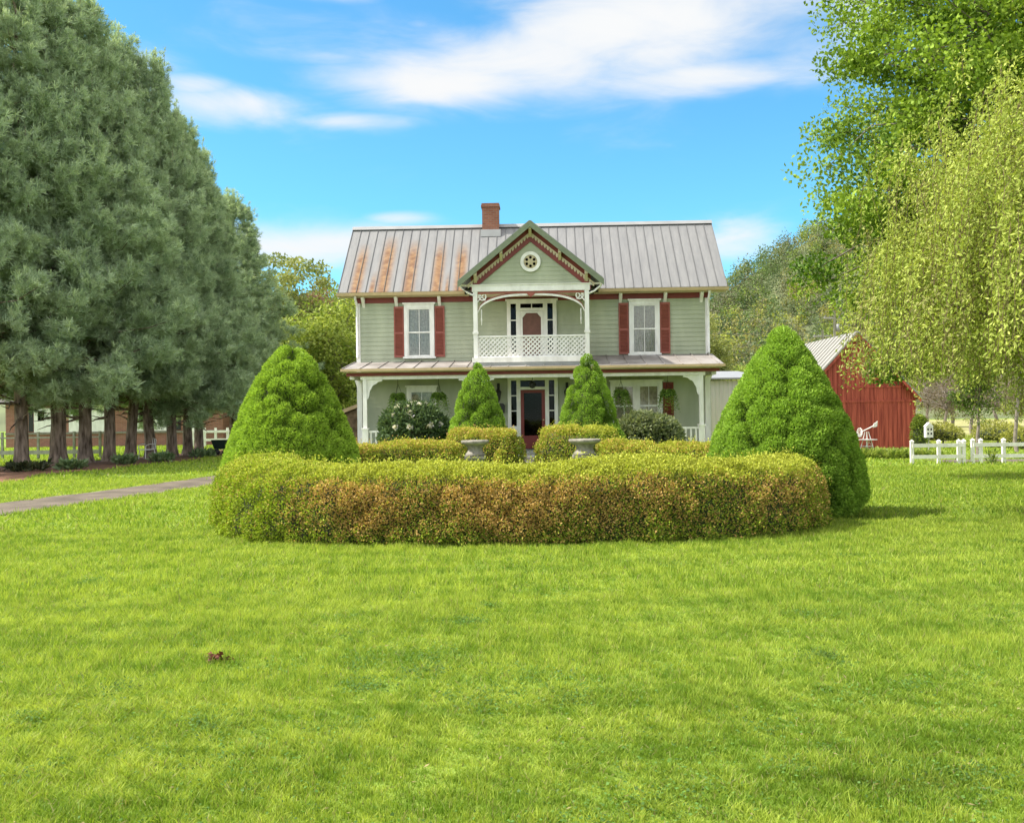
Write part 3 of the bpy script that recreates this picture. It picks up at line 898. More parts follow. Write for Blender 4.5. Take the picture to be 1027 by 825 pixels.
fl = MB(); fl.prism([(CHY - .42, slope_pt(CHY - .42) + .03), (CHY - .305, slope_pt(CHY - .305) + .03), (CHY - .305, slope_pt(CHY - .305) + .22), (CHY - .33, slope_pt(CHY - .305) + .22)], CHX - .40, CHX + .40, axis='x')
fl.build('flashing', M['oldmetal'], roof)
# soffit, gutter, frieze, bargeboards at the ends
for (xa, xb) in ((-RX + .05, -2.3), (2.3, RX - .05)):
    e = MB(); e.box(xa, xb, EY + .02, -0.03, 6.19, 6.215); e.build('soffit', M['soffit'], house)
for (xa, xb) in ((-RX - .02, -2.45), (2.45, RX + .02)):
    gt = MB(); gt.prism([(EY - .12, 6.33), (EY - .10, 6.22), (EY - .01, 6.20), (EY - .003, 6.34), (EY - .02, 6.34), (EY - .03, 6.235), (EY - .09, 6.245), (EY - .105, 6.33)], xa, xb, axis='x')
    gt.build('gutter', M['tan'], house)
fz = MB(); fz.box(-WX - .03, WX + .03, -0.055, -0.03, 5.99, 6.188); fz.build('frieze', M['maroon'], house)
for sx in (-1, 1):
    b_ = MB()
    for (ya, yb) in ((EY, RY), (2 * RY - EY, RY)):
        b_.bar((sx * (RX - .02), ya, EZ - .16), (sx * (RX - .02), yb, RZ_ - .16), 0.035, 0.19)
    b_.build('bargeboard', M['white'], house)
def bracket_poly(w_, h_):
    pts = [(0, 0), (-w_, 0)]
    for i in range(9):
        t = i / 8
        pts.append((-w_ * (1 - t) ** 1.6 * 0.95 - .02 * (1 - t), -0.05 - (h_ - .05) * t ** 0.8))
    pts.append((0, -h_))
    return pts
for x in (-6.25, -5.02, -3.42, 3.28, 4.92, 6.25):
    b_ = MB(); b_.prism([(-0.03 + p[0], 6.188 + p[1]) for p in bracket_poly(.30, .36)], x - .055, x + .055, axis='x')
    b_.build('eave_bracket', M['white'], house)
# downspouts
for sx in (-1, 1):
    d_ = MB()
    x = sx * (WX - .04)
    d_.tube([(x, EY - .05, 6.21), (x, EY - .04, 6.12), (x, -.13, 5.9), (x, -.10, 5.8), (x, -.10, 3.98)], 0.048, 8)
    d_.build('downspout', M['white'], house)

def window(x, z0, z1, w_, pair=False, curtain='curtain', parent=house, y=-0.03):
    fr = MB()
    cs = 0.13
    fr.box(x - w_ / 2, x - w_ / 2 + cs, y - .09, y, z0, z1); fr.box(x + w_ / 2 - cs, x + w_ / 2, y - .09, y, z0, z1)
    fr.box(x - w_ / 2 + cs, x + w_ / 2 - cs, y - .09, y, z1 - .15, z1)
    fr.box(x - w_ / 2 - .05, x + w_ / 2 + .05, y - .14, y, z0 - .07, z0 - .001)
    fr.box(x - w_ / 2 - .05, x + w_ / 2 + .05, y - .13, y, z1 + .001, z1 + .06)
    o = fr.build('window', M['white'], parent)
    ins = [(x - w_ / 2 + cs, x + w_ / 2 - cs)] if not pair else [(x - w_ / 2 + cs, x - .09), (x + .09, x + w_ / 2 - cs)]
    if pair:
        m_ = MB(); m_.box(x - .09, x + .09, y - .085, y, z0, z1 - .15); m_.build('mullion', M['white'], o)
    zb, zt = z0 + .001, z1 - .15
    zm = (zb + zt) / 2
    for (xa, xb) in ins:
        s_ = MB()
        for (za, zc, dy) in ((zb, zm + .02, 0.0), (zm - .02, zt, -.02)):
            ya, yb = y - .05 + dy, y - .025 + dy
            s_.box(xa, xa + .045, ya, yb, za, zc); s_.box(xb - .045, xb, ya, yb, za, zc)
            s_.box(xa + .045, xb - .045, ya, yb, za, za + .055); s_.box(xa + .045, xb - .045, ya, yb, zc - .045, zc)
            s_.box((xa + xb) / 2 - .012, (xa + xb) / 2 + .012, ya + .004, yb - .004, za + .055, zc - .045)
        s_.build('sash', M['white'], o)
        p_ = MB(); p_.box(xa + .04, xb - .04, y - .040, y - .036, zb + .03, zm); p_.box(xa + .04, xb - .04, y - .060, y - .056, zm, zt - .03); p_.build('pane', M['glass'], o)
        c_ = MB(); n = 30
        vs_ = []
        for i in range(n + 1):
            xx = xa + .02 + (xb - xa - .04) * i / n
            yy = y - .008 + .006 * math.sin(i * 1.9) - .002
            vs_ += [(xx, yy, zb), (xx, yy, zt)]
        c_.add(vs_, [(2 * i, 2 * i + 2, 2 * i + 3, 2 * i + 1) for i in range(n)]); c_.build('curtain', M[curtain], o)
    return o
window(-4.18, 3.98, 5.92, 1.12)
window(4.15, 3.98, 5.92, 1.12)
window(-4.12, 1.25, 2.85, 1.12, curtain='curtain_warm')
window(3.82, 1.28, 2.95, 1.9, pair=True, curtain='curtain_warm')
def shutter(x, z0, z1, w_=0.37, m='shutter'):
    s_ = MB()
    y = -0.032
    s_.box(x - w_ / 2, x - w_ / 2 + .05, y - .05, y, z0, z1); s_.box(x + w_ / 2 - .05, x + w_ / 2, y - .05, y, z0, z1)
    zm = z0 + (z1 - z0) * .48
    for (a, b) in ((z0, z0 + .08), (zm - .04, zm + .04), (z1 - .08, z1)):
        s_.box(x - w_ / 2 + .05, x + w_ / 2 - .05, y - .05, y, a, b)
    for (a, b) in ((z0 + .08, zm - .04), (zm + .04, z1 - .08)):
        n = int((b - a) / .05)
        for i in range(n):
            zc = a + (b - a) * (i + .5) / n
            s_.bar((x - w_ / 2 + .05, y - .022, zc), (x + w_ / 2 - .05, y - .022, zc), 0.012, 0.052, up=(0, -.6, .8))
    return s_.build('shutter', M[m], house)
for cx in (-4.18, 4.15):
    for sx in (-1, 1):
        shutter(cx + sx * (.56 + .20), 3.96, 5.85)
shutter(5.0, 1.28, 2.9, .38, 'maroon')

# entrance surrounds
def entrance(z0, zt, half, doorhalf, doortop, trans0, trans1, side_in, side_out, side0, upper):
    y = -0.03
    s_ = MB()
    # frame pieces around the openings
    xs_ = [-half, -side_out, -side_in, -doorhalf, doorhalf, side_in, side_out, half]
    s_.box(-half, -side_out, y - .07, y, z0, zt); s_.box(side_out, half, y - .07, y, z0, zt)
    s_.box(-side_in, -doorhalf, y - .07, y, z0, zt); s_.box(doorhalf, side_in, y - .07, y, z0, zt)
    s_.box(-side_out, -side_in, y - .069, y, trans1, zt); s_.box(side_in, side_out, y - .069, y, trans1, zt); s_.box(-doorhalf, doorhalf, y - .069, y, trans1, zt)
    s_.box(-doorhalf, doorhalf, y - .069, y, doortop, trans0)
    s_.box(-side_out, -side_in, y - .069, y, z0, side0); s_.box(side_in, side_out, y - .069, y, z0, side0)
    s_.box(-half - .05, half + .05, y - .11, y, zt + .001, zt + .07)
    ent = s_.build('door_surround', M['white'], house)
    for sx in (-1, 1):
        xa, xb = sorted((sx * side_in, sx * side_out))
        p_ = MB(); p_.box(xa, xb, y - .03, y - .024, side0, trans1); sl = p_.build('sidelight', M['doorglass'], ent)
        d_ = MB(); d_.box(xa, xb, y - .012, y - .004, side0, trans1); d_.build('dark_interior', M['darkroom'], ent)
        for k in (1, 2):
            m_ = MB()
            zc = side0 + (trans1 - side0) * k / 3
            m_.box(xa, xb, y - .05, y - .031, zc - .018, zc + .018)
            m_.build('muntin', M['white'], ent)
    p_ = MB(); p_.box(-doorhalf, doorhalf, y - .03, y - .024, trans0, trans1); p_.build('transom', M['doorglass'], ent)
    d_ = MB(); d_.box(-doorhalf, doorhalf, y - .012, y - .004, trans0, trans1); d_.build('dark_interior', M['darkroom'], ent)
    m_ = MB(); m_.box(-.015, .015, y - .05, y - .031, trans0, trans1); m_.build('muntin', M['white'], ent)
    return ent
entrance(FL, 3.17, 0.93, 0.455, 2.70, 2.80, 3.04, 0.60, 0.80, 1.36, False)
dr = MB(); y = -0.03
dr.box(-.45, -.33, y - .065, y - .005, FL + .02, 2.69); dr.box(.33, .45, y - .065, y - .005, FL + .02, 2.69); dr.box(-.33, .33, y - .065, y - .005, 2.58, 2.69); dr.box(-.33, .33, y - .065, y - .005, FL + .02, 1.0)
door = dr.build('door', M['maroon'], house)
p_ = MB(); p_.box(-.33, .33, y - .03, y - .024, 1.0, 2.58); p_.build('storm_glass', M['doorglass'], door)
p_ = MB(); p_.box(-.33, .33, y - .014, y - .005, 1.0, 2.58); p_.build('dark_interior', M['darkroom'], door)
p_ = MB(); p_.lathe([(0.0, 0), (.03, .005), (.035, .03), (.02, .05), (0, .055)], 10, (.39, y - .09, 1.55)); p_.build('handle', M['tan'], door)
BF = 3.80                    # balcony floor
entrance(BF, 6.0 - .02, 0.92, 0.42, 5.62, 5.72, 5.88, 0.58, 0.78, 4.05, True)
dr = MB(); dr.box(-.415, .415, y - .03, y - .004, BF, 5.61)
for x in (-.2, 0, .2): dr.box(x - .008, x + .008, y - .038, y - .0305, BF, 5.5)
door = dr.build('door', M['door_wood'], house)
scr = MB()
scr.prism([(-.415, BF), (-.34, BF), (-.34, 5.36), (-.2, 5.53), (.2, 5.53), (.34, 5.36), (.34, BF), (.415, BF), (.415, 5.61), (-.415, 5.61)], y - .065, y - .04)
scr.build('screen_frame', M['white'], door)

# the projecting gable over the balcony
GY = -2.0                    # gable face
GZ, GS = 8.47, 0.815         # apex, slope
GH = 2.5                     # half width to the eave
GF = -2.45                   # front edge of the overhang
gz = lambda x: GZ - GS * abs(x)
gw = MB(); gw.prism([(-1.98, 6.32), (1.98, 6.32), (1.98, gz(1.98) - .1), (0, GZ - .1), (-1.98, gz(1.98) - .1)], GY, GY + .12)
z = 6.34
while z < 7.9:
    z1 = z + .15
    def hw(zq): return max(0.02, (GZ - .3 - zq) / GS)
    gw.add([(-min(1.95, hw(z)), GY - .018, z), (min(1.95, hw(z)), GY - .018, z), (min(1.95, hw(z1)), GY - .006, z1), (-min(1.95, hw(z1)), GY - .006, z1), (-min(1.95, hw(z)), GY - .004, z), (min(1.95, hw(z)), GY - .004, z)], [(0, 1, 2, 3), (4, 5, 1, 0)])
    z += .15
gable = gw.build('gable', M['siding'], house)
# side infill under the gable roof
gr = MB()
nrm = math.sqrt(1 + GS * GS)
for sx in (-1, 1):
    tk = .07
    gr.prism([(0, GZ), (sx * GH, gz(GH)), (sx * GH, gz(GH) - tk), (0, GZ - tk)], GF, 1.9)
    n = 9
    for i in range(n):
        yq = GF + .02 + (1.85 - GF) * i / (n - 1)
        gr.bar((sx * .02, yq, GZ + .005), (sx * (GH - .01), yq, gz(GH - .01) + .02), 0.024, 0.045)
groof = gr.build('gable_roof', M['oldmetal'], house)
fa = MB(); sof = MB(); red = MB(); sc_ = MB()
def rake(mb, t0, t1, ya, yb, x0, x1):
    """board following the rake between perpendicular offsets t0..t1 below the roof top"""
    for sx in (-1, 1):
        v0, v1 = t0 * nrm, t1 * nrm
        mb.prism([(sx * x0, gz(x0) - v0), (sx * x1, gz(x1) - v0), (sx * x1, gz(x1) - v1), (sx * x0, gz(x0) - v1)], ya, yb)
rake(fa, -.015, .16, GF - .035, GF - .002, 0.0, GH + .03); fa.build('rake_fascia', M['rake'], groof)
rake(sof, .075, .095, GF, GY - .03, 0.0, GH - .02); sof.build('soffit', M['soffit'], groof)
rake(red, .10, .50, GY - .06, GY - .027, 0.0, 2.10); red.build('rake_frieze', M['maroon'], gable)
rake(sc_, .24, .285, GY - .09, GY - .062, 0.0, 2.25)
for sx in (-1, 1):                       # scallops hanging along the rake
    for i in range(21):
        x = 0.09 + 2.08 * i / 20
        zc = gz(x) - .285 * nrm
        sc_.prism([(sx * (x - .04), gz(x - .04) - .28 * nrm), (sx * (x + .04), gz(x + .04) - .28 * nrm), (sx * (x + .035), zc - .09), (sx * x, zc - .11), (sx * (x - .035), zc - .05)], GY - .088, GY - .064)
sc_.build('bargeboard', M['cream'], groof)
for x in (0.0, -1.02, 1.02, -1.93, 1.93):
    b_ = MB(); zc = gz(x) - .11
    b_.prism([(GF + .04, zc), (GY - .03, zc), (GY - .03, zc - .40), (GY - .12, zc - .34), (GF + .16, zc - .18), (GF + .04, zc - .16)], x - .05, x + .05, axis='x')
    b_.build('eave_bracket', M['cream'], groof)
# round ornament
ring = MB()
def disk_ring(r0, r1, ya, yb, zc, n=32, a0=0, a1=6.28318530718, closed=True):
    vs_, fs = [], []
    m_ = n if closed else n + 1
    for k in range(m_):
        a = a0 + (a1 - a0) * k / n
        for (rr, yy) in ((r0, ya), (r1, ya), (r1, yb), (r0, yb)):
            vs_.append((rr * math.cos(a), yy, zc + rr * math.sin(a)))
    for k in range(n):
        k2 = (k + 1) % m_
        for j in range(4):
            fs.append((k * 4 + j, k * 4 + (j + 1) % 4, k2 * 4 + (j + 1) % 4, k2 * 4 + j))
    return vs_, fs
MZ = 7.12
ring.add(*disk_ring(.24, .355, GY - .085, GY - .03, MZ))
ringo = ring.build('medallion', M['white'], gable)
bk = MB(); bk.lathe([(0.0, 0), (.24, 0), (.24, .02), (0, .02)], 24); o = bk.build('backing', M['soffit'], ringo); o.location = (0, GY - .035, MZ); o.rotation_euler = (R(90), 0, 0)
hb = MB()
for k in range(6):
    a = k * math.pi / 3 + .52
    cx, cz = .15 * math.cos(a), MZ + .15 * math.sin(a)
    vs_, fs = disk_ring(.001, .05, GY - .062, GY - .058, 0, 12)
    hb.add([(v[0] + cx, v[1], v[2] + cz) for v in vs_], fs)
hb.build('cut_out', M['darkroom'], ringo)
sp_ = MB()
for k in range(3):
    a = k * math.pi / 3
    sp_.bar((-.24 * math.cos(a), GY - .066, MZ - .24 * math.sin(a)), (.24 * math.cos(a), GY - .066, MZ + .24 * math.sin(a)), .035, .012, up=(0, 1, 0))
sp_.build('spokes', M['soffit'], ringo)
# beam, posts, arch
bm_ = MB(); bm_.box(-2.06, 2.06, GY - .09, GY + .09, 6.10, 6.318); bm_.box(-2.10, 2.10, GY - .12, GY - .03 + .1, 6.318, 6.345)
for sx in (-1, 1): bm_.box(sx * 1.95 - .08, sx * 1.95 + .08, GY + .091, -.03, 6.10, 6.30)
bm_.build('gable_beam', M['white'], house)
cl = MB(); cl.box(-1.95, 1.95, GY + .1, -.035, 6.13, 6.16); cl.build('balcony_ceiling', M['soffit'], house)
rb = MB(); rb.box(-1.86, 1.86, GY - .05, GY - .02, 6.02, 6.098); rb.build('red_band', M['shutter'], house)
for sx in (-1, 1):
    p_ = MB(); p_.box(sx * 1.95 - .075, sx * 1.95 + .075, GY - .075, GY + .075, 3.60, 6.099); p_.box(sx * 1.95 - .10, sx * 1.95 + .10, GY - .10, GY + .10, 4.62, 4.70)
    p_.build('balcony_post', M['white'], house)
ar = MB()
def arc_z(x): return 5.42 + .60 * max(0.0, 1 - (abs(x) / 1.87) ** 2.6) ** .55
N_ = 40
xs_ = [-1.87 + 3.74 * i / N_ for i in range(N_ + 1)]
for i in range(N_):
    a, b = xs_[i], xs_[i + 1]
    ar.prism([(a, arc_z(a)), (b, arc_z(b)), (b, arc_z(b) - .07), (a, arc_z(a) - .07)], GY - .03, GY + .03)
ar.build('arch', M['white'], house)
a2 = MB()
for i in range(N_):
    a, b = xs_[i], xs_[i + 1]
    za, zb = arc_z(a) + .012, arc_z(b) + .012
    a2.prism([(a, za), (b, zb), (b, zb + .035), (a, za + .035)], GY - .02, GY + .02)
a2.build('arch_red_line', M['shutter'], house)
for sx in (-1, 1):                            # spandrel scrolls, drops and outer braces
    s_ = MB()
    vs_, fs = disk_ring(.10, .145, GY - .02, GY + .02, 0, 18)
    s_.add([(v[0] + sx * 1.70, v[1], v[2] + 5.93) for v in vs_], fs)
    s_.bar((sx * 1.87, GY, 5.75), (sx * 1.60, GY, 6.08), .035, .04)
    s_.bar((sx * 1.87, GY, 6.06), (sx * 1.60, GY, 5.80), .035, .04)
    s_.build('spandrel', M['white'], house)
    s_ = MB(); s_.lathe([(.0, 0), (.018, .03), (.012, .1), (.028, .2), (.014, .3), (.02, .52), (0.02, .56)], 8, (sx * 1.74, GY, 4.92)); s_.build('drop', M['white'], house)
    s_ = MB(); s_.tube([(sx * 2.02, GY - .1, 5.98), (sx * 2.22, GY - .16, 6.06), (sx * 2.42, GY - .22, 6.22), (sx * 2.5, GY - .3, 6.40)], .035, 6)
    s_.bar((sx * 2.02, GY - .05, 6.30), (sx * 2.46, GY - .05, 6.34), .05, .06)
    s_.build('outer_brace', M['white'], house)
lz = MB(); lz.prism([(-.14, 6.0), (0, 5.88), (.14, 6.0), (.14, 6.09), (-.14, 6.09)], GY - .065, GY - .045); lz.build('arch_keystone', M['shutter'], house)
# balcony floor and lattice railing
bf = MB(); bf.box(-2.06, 2.06, GY - .10, -.035, 3.70, 3.78); bf.box(-2.08, 2.08, GY - .13, GY - .08, 3.62, 3.79); bf.build('balcony_floor', M['white'], house)
bs_ = MB(); bs_.box(-2.05, 2.05, GY - .12, GY - .09, 3.45, 3.618); bs_.build('balcony_skirt', M['porchfloor'], house)
rl = MB()
zr0, zr1 = 3.84, 4.50
rl.box(-1.87, 1.87, GY - .045, GY + .045, zr1, zr1 + .06); rl.box(-1.87, 1.87, GY - .035, GY + .035, zr0 - .05, zr0)
rail = rl.build('balcony_railing', M['white'], house)
lt = MB()
H_ = zr1 - zr0
step = .155
x = -1.87 - H_
while x < 1.87:
    for s in (0, 1):
        xa, za, xb, zb = (x, zr0, x + H_, zr1) if s == 0 else (x + H_, zr0, x, zr1)
        def clip(xa, za, xb, zb):
            p = [(xa, za), (xb, zb)]
            o = []
            for (px, pz), (qx, qz) in ((p[0], p[1]), (p[1], p[0])):
                if px < -1.87: t = (-1.87 - px) / (qx - px); px, pz = -1.87, pz + (qz - pz) * t
                elif px > 1.87: t = (1.87 - px) / (qx - px); px, pz = 1.87, pz + (qz - pz) * t
                o.append((px, pz))
            return o
        if max(xa, xb) > -1.86 and min(xa, xb) < 1.86:
            (a1, b1), (c1, d1) = clip(xa, za, xb, zb)
            yq = GY - .012 + .02 * s
            lt.bar((a1, yq, b1), (c1, yq, d1), .012, .058, up=(0, 0, 1)) if False else lt.bar((a1, yq, b1), (c1, yq, d1), .05, .012, up=(0, 1, 0))
    x += step
lt.build('lattice', M['white'], rail)
# side rails of the balcony
for sx in (-1, 1):
    s_ = MB(); s_.box(sx * 1.95 - .03, sx * 1.95 + .03, GY + .08, -.04, 4.48, 4.55); s_.box(sx * 1.95 - .03, sx * 1.95 + .03, GY + .08, -.04, 3.82, 3.88)
    yq = GY + .2
    while yq < -.1:
        s_.box(sx * 1.95 - .018, sx * 1.95 + .018, yq - .018, yq + .018, 3.88, 4.48); yq += .12
    s_.build('side_railing', M['white'], house)

# porch roof (two wings beside the balcony, and a strip under it)
PE, PZE, PZW = -2.42, 3.44, 3.90
pr = MB()
ps = (PZW - PZE) / (-.03 - PE)
def proof(x0, x1, y1, PZW=PZW):
    ps = (PZW - PZE) / (-.03 - PE)
    zb = PZE + ps * (y1 - PE)
    pr.prism([(PE, PZE), (y1, zb), (y1, zb - .06), (PE, PZE - .06)], x0, x1, axis='x')
    x = x0 + .02
    while x < x1:
        pr.bar((x, PE, PZE + .012), (x, y1, zb + .012), .024, .04)
        x += .62
proof(-6.62, -2.085, -.03, 3.80); proof(2.085, 6.62, -.03, 3.93); proof(-2.084, 2.084, GY - .14)
pr.build('porch_roof', M['porchmetal'], house)
pg = MB(); pg.box(-6.64, 6.64, PE - .10, PE - .002, 3.355, 3.445); pg.build('porch_gutter', M['tan'], house)
pf = MB(); pf.box(-6.5, 6.5, GY - .16, GY - .06, 3.20, 3.33); pf.build('porch_frieze', M['maroon'], house)
ps_ = MB(); ps_.box(-6.55, 6.55, PE, GY - .165, 3.32, 3.345); ps_.box(-6.5, 6.5, GY + .1, -.035, 3.30, 3.33); ps_.build('porch_ceiling', M['soffit'], house)
pb = MB(); pb.box(-6.02, 6.02, GY - .08, GY + .08, 3.08, 3.199)
for sx in (-1, 1): pb.box(sx * 6.35 - .08, sx * 6.35 + .08, GY + .081, -.035, 3.10, 3.30)
pb.build('porch_beam', M['white'], house)
pfl = MB(); pfl.box(-6.5, 6.5, GY - .2, -.035, FL - .08, FL); pfl.build('porch_floor', M['porchfloor'], house)
sk = MB(); sk.box(-6.45, 6.45, GY - .14, GY - .10, 0.0, FL - .081); sk.build('porch_skirt', M['white'], house)
st = MB(); st.box(-.8, .8, GY - .55, GY - .205, 0, .32); st.box(-.85, .85, GY - .9, GY - .551, 0, .17); st.build('porch_step', M['stone'], house)
def post(x, yq, z0, z1, inner):
    p_ = MB()
    p_.box(x - .105, x + .105, yq - .105, yq + .105, z0, z0 + .82)
    p_.box(x - .125, x + .125, yq - .125, yq + .125, z0 + .82, z0 + .88)
    p_.box(x - .07, x + .07, yq - .07, yq + .07, z0 + .88, z1)
    o = p_.build('porch_post', M['white'], house)
    for s in inner:
        b_ = MB()
        pts = [(0, 0), (s * .55, 0)]
        for i in range(10):
            t = i / 9
            a = t * math.pi / 2
            pts.append((s * (.55 - .47 * math.sin(a)) , -.06 - .50 * (1 - math.cos(a)) - (.03 if i in (3, 6) else 0)))
        pts.append((s * .03, -.68)); pts.append((0, -.68))
        b_.prism([(x + s * .071 + p[0], z1 - .001 + p[1]) for p in pts], yq - .03, yq + .03)
        b_.build('bracket', M['white'], o)
for (x, inn) in ((-5.88, (1,)), (-1.95, (-1, 1)), (1.95, (-1, 1)), (5.88, (-1,))):
    post(x, GY, FL, 3.08, inn)
for sx in (-1, 1):
    post(sx * 6.36, -.25, FL, 3.10, (sx,)) if False else None
    p_ = MB(); p_.box(sx * 6.36 - .07, sx * 6.36 + .07, -.42, -.28, FL + .001, 3.10); p_.prism([(sx * 6.43, 3.1), (sx * 6.62, 3.3), (sx * 6.43, 2.75)], -.38, -.32); p_.build('porch_post', M['white'], house)
def railing(x0, x1, yq, parent=house):
    r_ = MB(); r_.box(x0, x1, yq - .035, yq + .035, FL + .72, FL + .79); r_.box(x0, x1, yq - .03, yq + .03, FL + .08, FL + .14)
    n = int((x1 - x0) / .17)
    for i in range(n):
        x = x0 + (x1 - x0) * (i + .5) / n
        r_.box(x - .028, x + .028, yq - .02, yq + .02, FL + .14, FL + .72)
    return r_.build('porch_railing', M['white'], parent)
railing(-5.775, -2.055, GY); railing(2.055, 5.775, GY)
# wall lanterns, mailbox, porch pendant
def lantern(x, z0):
    l_ = MB()
    l_.lathe([(.01, 0), (.05, .05), (.07, .12), (.11, .34), (.12, .36), (.09, .42), (.03, .50), (.015, .56), (0.0, .57)], 6, (x, -.19, z0), smooth=False)
    l_.bar((x, -.19, z0 + .52), (x, -.04, z0 + .60), .025, .025); l_.box(x - .05, x + .05, -.05, -.03, z0 + .35, z0 + .7)
    return l_.build('wall_lantern', M['blackmetal'], house)
lantern(-1.27, 2.25); lantern(1.27, 2.25)
mb_ = MB(); mb_.prism([(-.17, 0), (.17, 0), (.19, .28), (.12, .36), (-.12, .36), (-.19, .28)], -.19, -.035); o = mb_.build('mailbox', M['blackmetal'], house); o.location = (-1.22, 0, 1.85)
l_ = MB(); l_.tube([(0, -1.0, 3.3), (0, -1.0, 2.98)], .012, 6); l_.lathe([(.02, 0), (.10, .04), (.12, .16), (.06, .24), (.01, .27)], 12, (0, -1.0, 2.72)); l_.build('pendant_light', M['blackmetal'], house)

# hanging ferns on the porch
def hanging_fern():
    root = empty('hanging_fern')
    b_ = MB(); b_.lathe([(.06, 0), (.13, .06), (.17, .17), (.18, .18), (.15, .17)], 14, (0, 0, -.02)); b_.build('basket', M['blackmetal'], root)
    h_ = MB()
    for k in range(3):
        a = k * 2.094
        h_.tube([(.165 * math.cos(a), .165 * math.sin(a), .15), (0, 0, .58)], .006, 4)
    h_.tube([(0, 0, .57), (0, 0, .74)], .008, 4)
    h_.build('hanger', M['blackmetal'], root)
    r = np.random.default_rng(4)
    C, D, L = [], [], []
    for k in range(64):
        a = r.uniform(0, 6.28); ln = r.uniform(.22, .42); up = r.uniform(.05, .32)
        for j in range(12):
            t = j / 11
            rad = .05 + ln * t * .85; z = .15 + up * math.sin(t * 2.0) - (.45 + ln) * t ** 2.2 * .95
            for s in (-1, 1):
                C.append((rad * math.cos(a), rad * math.sin(a), z)); D.append((math.cos(a + s * .9), math.sin(a + s * .9), -.5)); L.append(.13 * (1 - .5 * t))
    C = np.array(C); D = np.array(D); n = len(C)
    c = np.array([.06, .12, .02]) + r.random((n, 1)) * np.array([.17, .24, .04])
    me = fast_mesh('fronds', leaves(C, D, r.normal(size=(n, 3)) * .5 + np.array([0, 0, 1]), np.array(L), np.array(L) * .45), 4, c)
    link('fronds', me, M['leaf'], root)
    return root
fern = hanging_fern()
cz, sz = math.cos(HROT), math.sin(HROT)
def h2w(x, y, z): return (HX + x * cz - y * sz, HY + x * sz + y * cz, z)
FERNS = [(-4.72, 'hanging fern basket by the porch corner above the white flowering rhododendron'), (-3.28, 'hanging fern basket between the porch window and the slim spruce'),
         (3.10, 'hanging fern basket before the double porch window'), (4.72, 'hanging fern basket in front of the dark red shutter')]
for i, (x, lab) in enumerate(FERNS):
    o = fern if i == 0 else copy_tree(fern)
    o.location = h2w(x, GY + .02, 2.34)
    o.rotation_euler = (0, 0, i * 1.3)
    tag(o, lab, 'hanging plant', 'hanging ferns along the porch')

# wrought iron chair and pot on the porch end
def iron_chair(loc, rz):
    root = empty('iron_chair', loc, rz); tag(root, 'dark scrolled iron chair on the porch beside the corner post', 'chair')
    s_ = MB(); s_.lathe([(0.0, 0), (.22, 0), (.23, .02), (0, .025)], 18, (0, 0, .44)); s_.build('seat', M['oldmetal'], root)
    b_ = MB()
    b_.tube([(-.22, .2, .44)] + [(-.23 * math.cos(t), .22, .62 + .30 * math.sin(t)) for t in np.linspace(0, math.pi, 12)] + [(.22, .2, .44)], .018, 6)
    for k in (-.1, 0, .1): b_.tube([(k, .21, .46), (k * 1.5, .22, .68), (k * .6, .22, .9)], .012, 5)
    b_.build('backrest', M['oldmetal'], root)
    for sx in (-1, 1):
        for sy in (-1, 1):
            l_ = MB(); l_.tube([(sx * .16, sy * .16, .44), (sx * .2, sy * .2, 0)], .014, 6); l_.build('leg', M['oldmetal'], root)
iron_chair(h2w(-5.2, -1.2, FL), 0.3)

# ------------------------------------------------------------------ garden urns
def urn():
    root = empty('garden_urn')
    p_ = MB(); p_.box(-.27, .27, -.27, .27, 0, .08); p_.box(-.20, .20, -.20, .20, .08, .93); p_.box(-.25, .25, -.25, .25, .93, .985); p_.build('pedestal', M['stone'], root)
    b_ = MB(); b_.lathe([(.22, .986), (.235, 1.01), (.205, 1.045), (.175, 1.08), (.165, 1.13), (.185, 1.18), (.225, 1.22)], 44, flute=.05); b_.build('bowl', M['stone'], root)
    r_ = MB(); r_.lathe([(.225, 1.215), (.29, 1.24), (.325, 1.27), (.33, 1.305), (.31, 1.32), (.27, 1.305), (.25, 1.25)], 44, flute=.03); r_.build('rim', M['stone'], root)
    return root
u = urn()
u.scale = (.88, .88, .985); u.location = (gx(476, 20.3), 20.3, 0.0); tag(u, 'fluted stone garden urn in front of the rounded shrub by the slim spruce with rhododendron', 'urn', 'garden urns behind the hedge')
u2 = copy_tree(u); u2.scale = (1.0, 1.0, .99); u2.location = (gx(586, 20.0), 20.0, 0.0); tag(u2, 'pale fluted stone garden urn on the barn side of the front walk', 'urn', 'garden urns behind the hedge')

# ------------------------------------------------------------------ trees
def limb(mb, a, b, r0, r1, seed, n=5, sag=0.0, wobble=0.12, sides=7):
    r = np.random.default_rng(seed)
    a, b = np.array(a, float), np.array(b, float)
    L = np.linalg.norm(b - a)
    pts = []
    for i in range(n + 1):
        t = i / n
        p = a + (b - a) * t
        if 0 < i < n: p = p + r.normal(size=3) * L * wobble * 0.35
        p[2] += sag * math.sin(t * math.pi) * L
        pts.append(tuple(p))
    mb.tube(pts, [r0 + (r1 - r0) * i / n for i in range(n + 1)], sides)
    return pts

